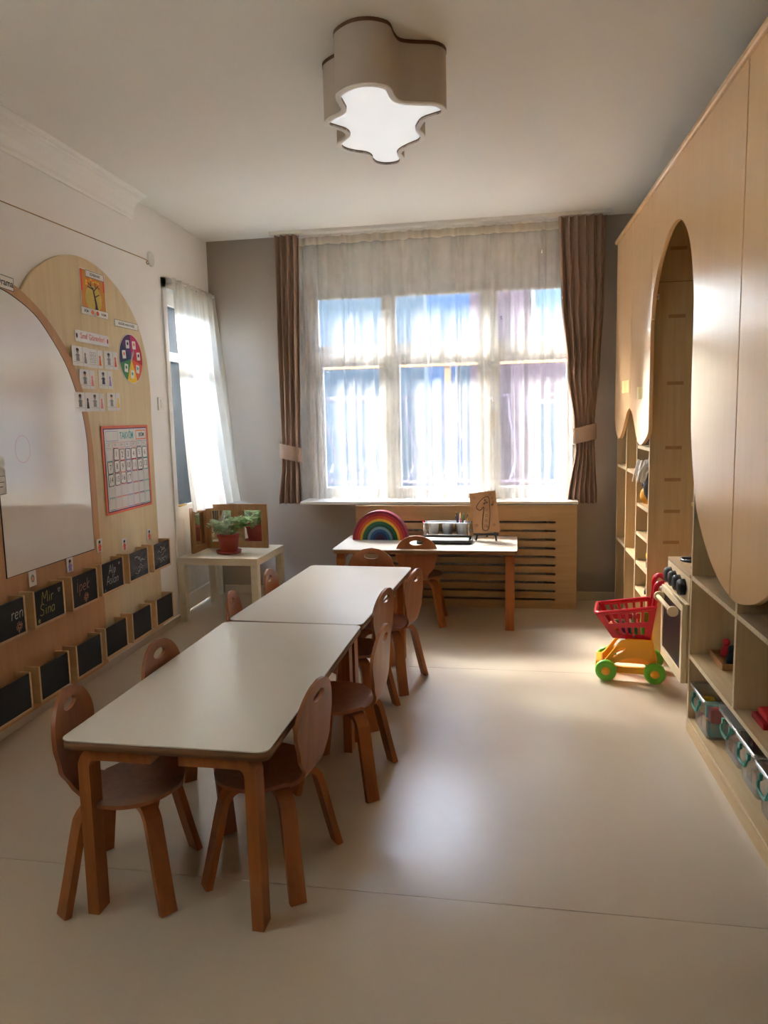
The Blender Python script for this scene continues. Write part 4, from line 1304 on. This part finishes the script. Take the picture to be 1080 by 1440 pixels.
# ---- peg dolls on a tray, red boards
tr = thing('wooden_tray', 'small wooden tray carrying peg dolls on the open shelf', 'tray', matrix=Matrix.Translation(cbp(.165, -2.455, .3472)) @ Matrix.Rotation(.0, 4, 'Z'))
MB().box(-.09, .09, -.10, .10, .0, .010, .001).build('base', 'frame_w', tr)
for a in ((-.09, -.082, -.1, .1), (.082, .09, -.1, .1), (-.082, .082, -.1, -.092), (-.082, .082, .092, .1)):
    MB().box(*a, .010, .026, .001).build('rim', 'frame_w', tr)
for k, (x, y, mt, lb) in enumerate(((-.03, .06, 'p_red', 'red peg doll at the back of the wooden tray'), (-.035, -.035, 'facglass', 'pale blue peg doll at the front of the wooden tray'), (.035, -.02, 'p_navy', 'dark blue peg doll on the wooden tray beside the pale blue one'), (.05, .055, 'p_green', 'dark green peg doll in the far corner of the wooden tray'))):
    dd = thing('peg_doll', lb, 'toy', group='peg dolls', matrix=Matrix.Translation(cbp(.165 + x, -2.455 + y, .3574)))
    MB().lathe([(.001, 0), (.021, 0), (.022, .012), (.018, .034), (.010, .046), (.001, .048)], 16).build('body', mt, dd)
    b_ = MB(); lump(b_, (0, 0, .060), .0155, 12); b_.build('head', mt if k else 'p_red', dd)
rb = thing('red_toy_set', 'low red toy set of stepped slabs on the shelf near the right edge', 'toy', matrix=Matrix.Translation(cbp(.17, -3.06, .3472)))
MB().box(-.13, .17, -.08, .035, 0, .022, .004).build('base_tray', 'rain1', rb)
for k, (a, b, c) in enumerate(((-.115, -.03, .046), (-.028, .055, .062), (.057, .14, .052))):
    q = MB().box(a, b, -.07, .02, .0222, c, .005).build('slab', 'p_red', rb)

# ---- clear bins with clips
def clear_bin(x, v, w_, d_, h_, label, lid):
    r = thing('storage_bin', label, 'storage bin', group='clear storage bins', matrix=CBM @ Matrix.Translation((x, v, .0625)))
    b_ = MB()
    def rr2(hx, hy, z):
        return [(p[0] + d_ / 2, p[1], z) for p in rrect(-hx, hx, -hy, hy, .02, 4)]
    b_.grid([rr2(d_ / 2 - .012, w_ / 2 - .012, 0), rr2(d_ / 2 - .003, w_ / 2 - .003, h_ * .82), rr2(d_ / 2, w_ / 2, h_ * .83), rr2(d_ / 2, w_ / 2, h_), rr2(d_ / 2 + .008, w_ / 2 + .008, h_ + .002), rr2(d_ / 2 + .008, w_ / 2 + .008, h_ - .010)], True, True)
    b_.poly(rr2(d_ / 2 - .012, w_ / 2 - .012, .0))
    b_.build('tub', 'clear', r, fix=False)
    if lid:
        link('lid', plate_mesh(rrect(-.010, d_ + .010, -w_ / 2 - .010, w_ / 2 + .010, .02, 4), (), .006, 0, Matrix.Translation((0, 0, h_ + .003))), 'clear', r)
    hz = h_ * .78
    hd_ = MB()
    hd_.tube(smoothline([(-.004, -.045, hz), (-.012, -.045, hz - .012), (-.014, -.03, hz - .035), (-.014, .03, hz - .035), (-.012, .045, hz - .012), (-.004, .045, hz)], 4), .0055, 8)
    hd_.build('handle', 'rubberteal', r)
    for y in (-.045, .045):
        MB().box(-.012, -.001, y - .009, y + .009, hz - .006, hz + .016, .002).build('clip', 'rubberteal', r)
    return r
BV = [(.010, -2.475, .225, .30, .165), (.055, -2.735, .215, .29, .160), (.048, -2.965, .205, .29, .165), (.040, -3.20, .205, .29, .165)]
bl = ['clear storage bin with teal handles farthest along the bottom shelf', 'lidded clear storage bin second along the bottom shelf', 'clear storage bin of brown pieces third along the bottom shelf', 'clear storage bin at the right edge of the bottom shelf']
cols_ = [['teal', 'orange', 'red', 'yellow', 'green', 'navy', 'red', 'teal', 'yellow'], ['pink', 'lilac', 'coral', 'skin', 'pink', 'red'], ['ochre', 'skin', 'bark', 'ochre', 'coral', 'bark', 'skin'], ['ochre', 'bark', 'skin', 'ochre']]
rn = random.Random(9)
nb = 0
for k, (x, v, w_, d_, h_) in enumerate(BV):
    clear_bin(x, v, w_, d_, h_, bl[k], k == 1)
    for j, cn_ in enumerate(cols_[k]):
        row, col_ = divmod(j, 3)
        layer, rr_i = divmod(row, 2)
        px_, pv_ = x + .050 + rr_i * .075 + rn.uniform(0, .01), v - w_ * .26 + col_ * w_ * .26
        s_ = .028 if k < 2 else .024
        bo_ = thing('toy_block', '%s toy block, %s in the %s clear bin' % ({'skin': 'tan', 'bark': 'dark brown', 'ochre': 'ochre', 'navy': 'navy', 'lilac': 'lilac', 'coral': 'coral'}.get(cn_, cn_), ['left', 'middle', 'right'][col_] + ' of the ' + ['front row', 'second row', 'upper front row'][row], ['farthest', 'lidded second', 'third', 'right edge'][k]), 'toy block', group='blocks in bin %d' % (k + 1), matrix=CBM @ Matrix.Translation((px_, pv_, .0645 + layer * .058)) @ Matrix.Rotation(rn.uniform(-.12, .12), 4, 'Z'))
        MB().box(-s_, s_, -s_ * .85, s_ * .85, .0, .056, .004).build('block', 'p_' + cn_, bo_)
        if j % 2 == 0:
            MB().lathe([(.001, .0), (.012, .0), (.012, .004), (.001, .004)], 12, (0, 0, .0562)).build('stud', 'p_' + cn_, bo_)
        nb += 1

# ================================================================== SHOPPING CART (front towards local -x)
ct = thing('toy_shopping_cart', 'red and yellow toy shopping cart with green wheels beside the stove', 'toy cart', (.700, 3.985, 0), radians(-9))
YW = .105
for x, y in ((-.118, -YW), (.122, -YW), (-.118, YW), (.122, YW)):
    sgn = 1 if y > 0 else -1
    wz = .054
    b_ = MB()
    b_.lathe([(.001, -.017), (.034, -.017), (.040, -.019), (.050, -.017), (.054, -.010), (.054, .010), (.050, .017), (.034, .017), (.030, .012), (.001, .012)], 28, (x, y + sgn * .012, wz), 'y')
    wh = b_.build('wheel', 'cgrn', ct)
    b_ = MB(); b_.lathe([(.001, -.0215), (.020, -.0215), (.022, -.018)], 16, (x, y + sgn * .012, wz), 'y') if sgn < 0 else b_.lathe([(.001, .0155), (.020, .0155), (.022, .012)], 16, (x, y + sgn * .012, wz), 'y')
    b_.build('hub_cap', 'cyel', wh)
side = [(-.150, .050), (-.135, .035), (.0, .036), (.10, .034), (.135, .040), (.140, .075), (.118, .150), (.105, .214), (-.020, .214), (-.060, .190), (-.125, .100), (-.148, .078)]
hole = [(-.080, .072), (.070, .072), (.092, .085), (.085, .108), (.040, .118), (.0, .118), (-.045, .100)]
hole2 = [(-.085, .118), (-.062, .132), (-.022, .165), (-.038, .176), (-.062, .160)]
RS = Matrix(((1, 0, 0, 0), (0, 0, -1, 0), (0, 1, 0, 0), (0, 0, 0, 1)))
for y in (-YW + .030, YW - .008):
    link('side_frame', plate_mesh(smoothline(side, 3, True), [smoothline(hole, 3, True), smoothline(hole2, 3, True)], .022, .004, Matrix.Translation((0, y, 0)) @ RS), 'cyel', ct)
bxo('front_bar', 'cyel', ct, -.172, -.138, -.075, .075, .045, .090, .008)
bxo('deck', 'cyel', ct, -.015, .095, -.075, .075, .200, .214, .004)
for x in (-.118, .122):
    MB().tube([(x, -YW, .054), (x, YW, .054)], .006, 8).build('axle', 'cyel', ct)
# basket: slotted tapering sides
B0 = [Vector((-.085, -.065, .216)), Vector((.098, -.065, .216)), Vector((.098, .065, .216)), Vector((-.085, .065, .216))]
B1 = [Vector((-.172, -.112, .352)), Vector((.122, -.112, .398)), Vector((.122, .112, .398)), Vector((-.172, .112, .352))]
def quad_plate(name, a, b, c, d, holes, t, m, parent):
    me = plate_mesh(rect(0, 1, 0, 1), holes, .01)
    n = ((b - a).cross(d - a)).normalized()
    for v in me.vertices:
        s_, q = v.co.x, v.co.y
        p = a * (1 - s_) * (1 - q) + b * s_ * (1 - q) + c * s_ * q + d * (1 - s_) * q
        v.co = p + n * (v.co.z / .01 - .5) * t
    return link(name, me, m, parent)
def slots_(n, z0, z1, m0=.08):
    w_ = (1 - 2 * m0) / n
    return [rect(m0 + k * w_ + .18 * w_, m0 + (k + 1) * w_ - .18 * w_, z0, z1) for k in range(n)]
for i, n in ((0, 6), (1, 4), (2, 6), (3, 4)):
    j = (i + 1) % 4
    hl = slots_(n, .56, .90) + slots_(max(3, n - 1), .14, .40, .14)
    if i == 1:
        hl = slots_(4, .2, .8)
    quad_plate('basket_side', B0[i], B0[j], B1[j], B1[i], hl, .006, 'cred', ct)
quad_plate('basket_floor', B0[0], B0[1], B0[2], B0[3], [], .006, 'cred', ct)
ringpts = []
for i in range(4):
    p, q, n_ = B1[i - 1], B1[i], B1[(i + 1) % 4]
    ringpts += [tuple(q + (p - q) * .16), tuple(q + ((p - q) + (n_ - q)) * .035), tuple(q + (n_ - q) * .16)]
MB().tube(smoothline(ringpts, 4, True), .0095, 8, closed=True).build('basket_rim', 'cred', ct)
for y in (-.095, .095):
    MB().tube(smoothline([(.112, y, .395), (.118, y, .44), (.120, y, .50), (.140, y, .522), (.168, y * .95, .512), (.186, y * .9, .478)], 5), [.014] * 26, 8).build('handle_arm', 'cred', ct)
MB().tube([(.186, -.098, .476), (.186, .098, .476)], .013, 10).build('handle_bar', 'cred', ct)
MB().tube([(.150, -.080, .486), (.150, .080, .486)], .010, 10).build('grip_roller', 'paper', ct)
# toy food inside the basket
def cart_pt(x, y, z):
    return ct.matrix_basis @ Vector((x, y, z))
bpy.context.view_layer.update()
for lb, x, y, z, mt, r_, sq in (('orange toy fruit at the front of the cart basket', -.085, -.05, .275, 'p_orange', .026, (1, 1, 1)), ('purple toy vegetable in the cart basket', -.01, -.035, .258, 'p_purple', .03, (1.2, .9, .8)), ('yellow toy fruit at the bottom of the cart basket', .04, -.03, .246, 'p_yellow', .024, (1.2, 1, .9)), ('brown toy bread roll behind the orange toy fruit', -.06, .03, .262, 'p_bark', .03, (1.2, .9, .8))):
    fo = thing('toy_food', lb, 'toy', group='toy food in the cart', matrix=Matrix.Translation(cart_pt(x, y, z)))
    b_ = MB(); lump(b_, (0, 0, 0), r_, 14, sq); b_.build('body', mt, fo)
    MB().tube([(0, 0, r_ * sq[2] * .9), (.003, 0, r_ * sq[2] + .012)], .003, 6).build('stem', 'p_green', fo)
bt = thing('toy_bottle', 'green toy bottle standing in the cart basket', 'toy', matrix=Matrix.Translation(cart_pt(.018, -.055, .222)))
MB().lathe([(.001, 0), (.016, 0), (.018, .01), (.018, .07), (.008, .095), (.008, .115), (.001, .116)], 16).build('body', 'p_green', bt)
MB().lathe([(.001, .1165), (.010, .1165), (.010, .130), (.001, .131)], 12).build('cap', 'paper', bt)
bt = thing('toy_carton', 'bright green toy carton in the cart basket by the handle', 'toy', matrix=Matrix.Translation(cart_pt(.068, -.048, .222)))
MB().box(-.018, .018, -.015, .015, 0, .135, .004).build('body', 'cgrn', bt)
MB().box(-.018, .018, -.004, .004, .1352, .15, .001).build('top_fold', 'cgrn', bt)

# ================================================================== CREAM SIDE TABLE with mirror and plant
pt_ = thing('side_table', 'low square cream side table in the corner under the door curtain', 'table', (-1.868, 5.085, 0), radians(-2.5))
MB().box(-.29, .29, -.28, .28, .402, .452, .002).build('tabletop', 'cream', pt_)
for x in (-1, 1):
    for y in (-1, 1):
        MB().box(x * .29 - (.05 if x > 0 else 0), x * .29 + (.05 if x < 0 else 0), y * .28 - (.05 if y > 0 else 0), y * .28 + (.05 if y < 0 else 0), 0, .4015, .0015).build('leg', 'cream', pt_)
mr = thing('folding_mirror', 'three-part folding mirror in wooden frames on the cream side table', 'mirror', (0, 0, 0))
def mirror_panel(p0, p1, h_=.322, fw=.045):
    p0, p1 = Vector((*p0, .4525)), Vector((*p1, .4525))
    d = (p1 - p0); wl = d.length; d.normalize()
    n = Vector((d.y, -d.x, 0))    # front side
    Mx = Matrix(((d.x, 0, n.x, p0.x), (d.y, 0, n.y, p0.y), (0, 1, 0, p0.z), (0, 0, 0, 1)))
    fr_ = link('frame', plate_mesh(rect(0, wl, 0, h_), [rect(fw, wl - fw, fw, h_ - fw)], .022, .001, Mx), 'frame_w', mr)
    link('mirror_glass', plate_mesh(rect(fw - .003, wl - fw + .003, fw - .003, h_ - fw + .003), (), .003, 0, Mx @ Matrix.Translation((0, 0, .006))), 'mirror', fr_)
    link('backing', plate_mesh(rect(.005, wl - .005, .005, h_ - .005), (), .003, 0, Mx @ Matrix.Translation((0, 0, .001))), 'birch', fr_)
mirror_panel((-2.128, 4.965), (-2.118, 5.195))
mirror_panel((-2.112, 5.212), (-1.876, 5.250))
mirror_panel((-1.870, 5.250), (-1.640, 5.228))
for q in ((-2.116, 5.203), (-1.873, 5.252)):
    MB().tube([(q[0], q[1], .50), (q[0], q[1], .545)], .005, 8).build('hinge', 'brass', mr)
    MB().tube([(q[0], q[1], .68), (q[0], q[1], .725)], .005, 8).build('hinge', 'brass', mr)
pl = thing('potted_plant', 'leafy green plant in a terracotta pot on the cream side table', 'plant', (-1.862, 5.0, .4525))
MB().lathe([(.001, 0), (.066, 0), (.084, .006), (.090, .022), (.085, .022), (.080, .010), (.001, .010)], 28).build('saucer', 'terra', pl)
MB().lathe([(.001, .0105), (.054, .0105), (.060, .02), (.073, .115), (.080, .117), (.081, .142), (.074, .142), (.068, .122), (.001, .120)], 28).build('pot', 'terra', pl)
MB().lathe([(.001, .131), (.05, .130), (.071, .124)], 20).build('soil', 'soil', pl)
rn = random.Random(21)
def leaves(name, m, specs):
    b_ = MB()
    for (x, y, z, dx, dy, dz, ln, cnt) in specs:
        stem = smoothline([(x * .2, y * .2, .125), (x * .6, y * .6, (z + .14) / 2 + .02), (x, y, z), (x + dx, y + dy, z + dz)], 5)
        b_.tube(stem, .0018, 4)
        for k in range(cnt):
            p = Vector(stem[int(len(stem) * .45 + (len(stem) * .54) * k / cnt)])
            a = rn.uniform(0, 6.28)
            d = Vector((cos(a), sin(a), rn.uniform(-.2, .7))).normalized()
            sd = d.cross(Vector((0, 0, 1))).normalized()
            l_ = ln * rn.uniform(.7, 1.2)
            w_ = l_ * .30
            up = Vector((0, 0, 1))
            b_._quad([p, p + d * l_ * .45 + sd * w_, p + d * l_ - up * l_ * .15, p + d * l_ * .45 - sd * w_, p + d * l_ * .5 + up * .004], [(0, 1, 4), (1, 2, 4), (2, 3, 4), (3, 0, 4)])
    o_ = b_.build(name, m, pl, fix=False)
    o_['kind'] = 'stuff'
leaves('foliage', 'leaf2', [(-.05 + rn.uniform(-.06, .08), rn.uniform(-.09, .05), .19 + rn.uniform(-.02, .05), rn.uniform(-.05, .06), rn.uniform(-.06, .02), rn.uniform(-.05, .02), .026, 16) for _ in range(20)])
leaves('foliage', 'leaf', [(.10 + rn.uniform(-.04, .07), rn.uniform(-.05, .06), .22 + rn.uniform(-.04, .05), rn.uniform(-.01, .05), rn.uniform(-.04, .04), rn.uniform(-.05, .03), .032, 13) for _ in range(16)] + [(-.075, -.06, .15, -.02, -.03, -.08, .026, 14), (.11, -.03, .13, .03, -.01, -.08, .028, 12)])

# ================================================================== THINGS ON THE WINDOW TABLE
TZ = .5275
def tw(u, off, z=0):
    p = bwp(u, off, TZ + z)
    return Matrix.Translation(p) @ Matrix.Rotation(BA, 4, 'Z')
rbw = thing('rainbow_stacker', 'wooden rainbow of nested coloured arches on the window table', 'toy', matrix=tw(1.398, .485))
ro = .196
nA = len(RAIN)
st_ = .0178
for k in range(nA):
    r1, r0 = ro - k * st_, ro - (k + 1) * st_ + .0012
    sq_ = 1.05
    pts = [(r1 * cos(pi * q / 24), r1 * sq_ * sin(pi * q / 24)) for q in range(25)] + ([(r0 * cos(pi * q / 24), r0 * sq_ * sin(pi * q / 24)) for q in range(24, -1, -1)] if k < nA - 1 else [])
    link('arch', plate_mesh(pts, (), .07, .0008, Matrix.Translation((0, .035, 0)) @ RBW), 'rain%d' % k, rbw)
ty = thing('desk_tray', 'black tray holding white paper on the window table', 'tray', matrix=tw(1.86, .575))
link('base', plate_mesh(rrect(-.185, .185, -.10, .10, .015), (), .003), 'black', ty)
b_ = MB()
outr, inr = rrect(-.185, .185, -.10, .10, .015), rrect(-.178, .178, -.093, .093, .012)
link('rim', plate_mesh(outr, [inr], .024, 0, Matrix.Translation((0, 0, .003))), 'black', ty)
pa = thing('paper_stack', 'stack of white paper lying in the black tray', 'paper', matrix=tw(1.86, .575, .0035))
MB().box(-.160, .160, -.085, .085, 0, .014, .001).build('sheets', 'paper', pa)
MB()._quad
o_ = MB(); o_._quad([(-.160, -.085, .0145), (.160, -.085, .0145), (.158, .086, .0150), (-.161, .086, .0150)], [(0, 1, 2, 3)]); o_.build('top_sheet', 'paper', pa, fix=False)
# pencil caddy
cdy = thing('pencil_caddy', 'clear caddy with three steel cups at the back of the window table', 'caddy', matrix=tw(1.862, .415))
MB().box(-.150, .150, -.045, .045, 0, .008, .002).build('base', 'clear', cdy)
for y in (-.045, .045):
    MB().tube(smoothline([(-.148, y, .008), (-.15, y, .10), (-.14, y, .112), (.14, y, .112), (.15, y, .10), (.148, y, .008)], 4), .004, 6).build('hoop', 'steel', cdy)
MB().box(-.150, .150, -.047, -.043, .012, .035, .001).build('front_strip', 'steel', cdy)
for k, x in enumerate((-.098, .0, .098)):
    MB().lathe([(.001, .009), (.030, .009), (.038, .105), (.041, .108), (.037, .106), (.029, .016), (.001, .015)], 20, (x, 0, 0)).build('cup', 'cupmetal', cdy)
rn = random.Random(2)
for k in range(9):
    c_ = ['yellow', 'navy', 'green', 'bark', 'ygreen', 'ink', 'red', 'bark', 'lilac'][k]
    x, y = .098 + rn.uniform(-.014, .014), rn.uniform(-.014, .014)
    p0 = tw(1.862, .415) @ Vector((x * 1 + (x - .098) * -.4, y * .5, .018))
    p1 = tw(1.862, .415) @ Vector((x + (x - .098) * 2.2, y * 2.0, .15 + rn.uniform(0, .05)))
    pn = thing('pencil', '%s pencil standing in the right steel cup of the caddy' % ({'bark': ['brown', 'dark grey', 'charcoal'][k % 3], 'ygreen': 'olive', 'ink': 'black'}.get(c_, c_)), 'pencil', group='pencils in the caddy', loc=tuple(p0))
    d = p1 - p0
    MB().tube([(0, 0, 0), tuple(d * .94)], .004, 6).build('barrel', ('p_' + c_) if c_ != 'ink' else 'ink', pn)
    MB().tube([tuple(d * .94), tuple(d)], [.004, .0008], 6).build('tip', 'birch', pn)
mk = thing('marker_pen', 'red-capped marker clipped at the left end of the caddy', 'pen', matrix=tw(1.862 - .165, .405))
MB().tube([(0, 0, 0.0), (0, 0, .10)], .007, 8).build('barrel', 'paper', mk)
MB().tube([(0, 0, .1002), (-.006, 0, .125)], .009, 8).build('cap', 'p_red', mk)
# easel with the number board
ez = thing('table_easel', 'small black easel on the right of the window table', 'easel', matrix=tw(2.135, .47))
TL = -.10
for x in (-.062, .062):
    MB().tube([(x * 1.1, -.045, .0), (x * .8, -.005, .10), (x * .35, .045, .235)], .006, 8).build('front_leg', 'black', ez)
MB().tube([(0, .04, .22), (0, .12, .0)], .006, 8).build('rear_leg', 'black', ez)
MB().box(-.085, .085, -.052, -.022, .040, .052, .002).build('ledge', 'black', ez)
kb = thing('number_board', 'brown kraft board with a decorated drawn number on the easel', 'picture', matrix=tw(2.135, .47) @ Matrix.Translation((.006, -.040, .0525)) @ Matrix.Rotation(radians(-14), 4, 'X') @ Matrix.Rotation(radians(-7), 4, 'Y'))
KW, KH = .182, .285
link('board', plate_mesh(rect(-KW / 2, KW / 2, 0, KH), (), .006, 0, RBW), 'kraft', kb)
one = smoothline([(-.040, .165), (-.052, .185), (-.030, .215), (.0, .240), (.030, .250), (.042, .235), (.040, .19), (.034, .12), (.022, .05), (.010, .022), (-.012, .018), (-.026, .035), (-.020, .09), (-.008, .14), (-.002, .18), (-.016, .168), (-.030, .160)], 5, True)
MB().tube([(a, -.0068, b) for a, b in one], .0022, 5, closed=True).build('numeral_outline', 'ink', kb)
b_ = MB()
for a, b, r_ in ((.012, .225, .005), (.022, .21, .005), (.005, .205, .005), (.062, .235, .008), (.066, .205, .007), (.052, .262, .007), (.058, .19, .005), (.015, .16, .008), (.008, .12, .009), (.004, .085, .008), (-.003, .05, .009), (.012, .04, .006), (-.062, .06, .008), (.055, .05, .007), (-.06, .25, .008)):
    b_.tube([(a + r_ * cos(q * .785), -.0066, b + r_ * sin(q * .785)) for q in range(8)], .0009 if r_ > .0055 else .002, 4, closed=True)
dots = b_.build('doodles', 'ink', kb)
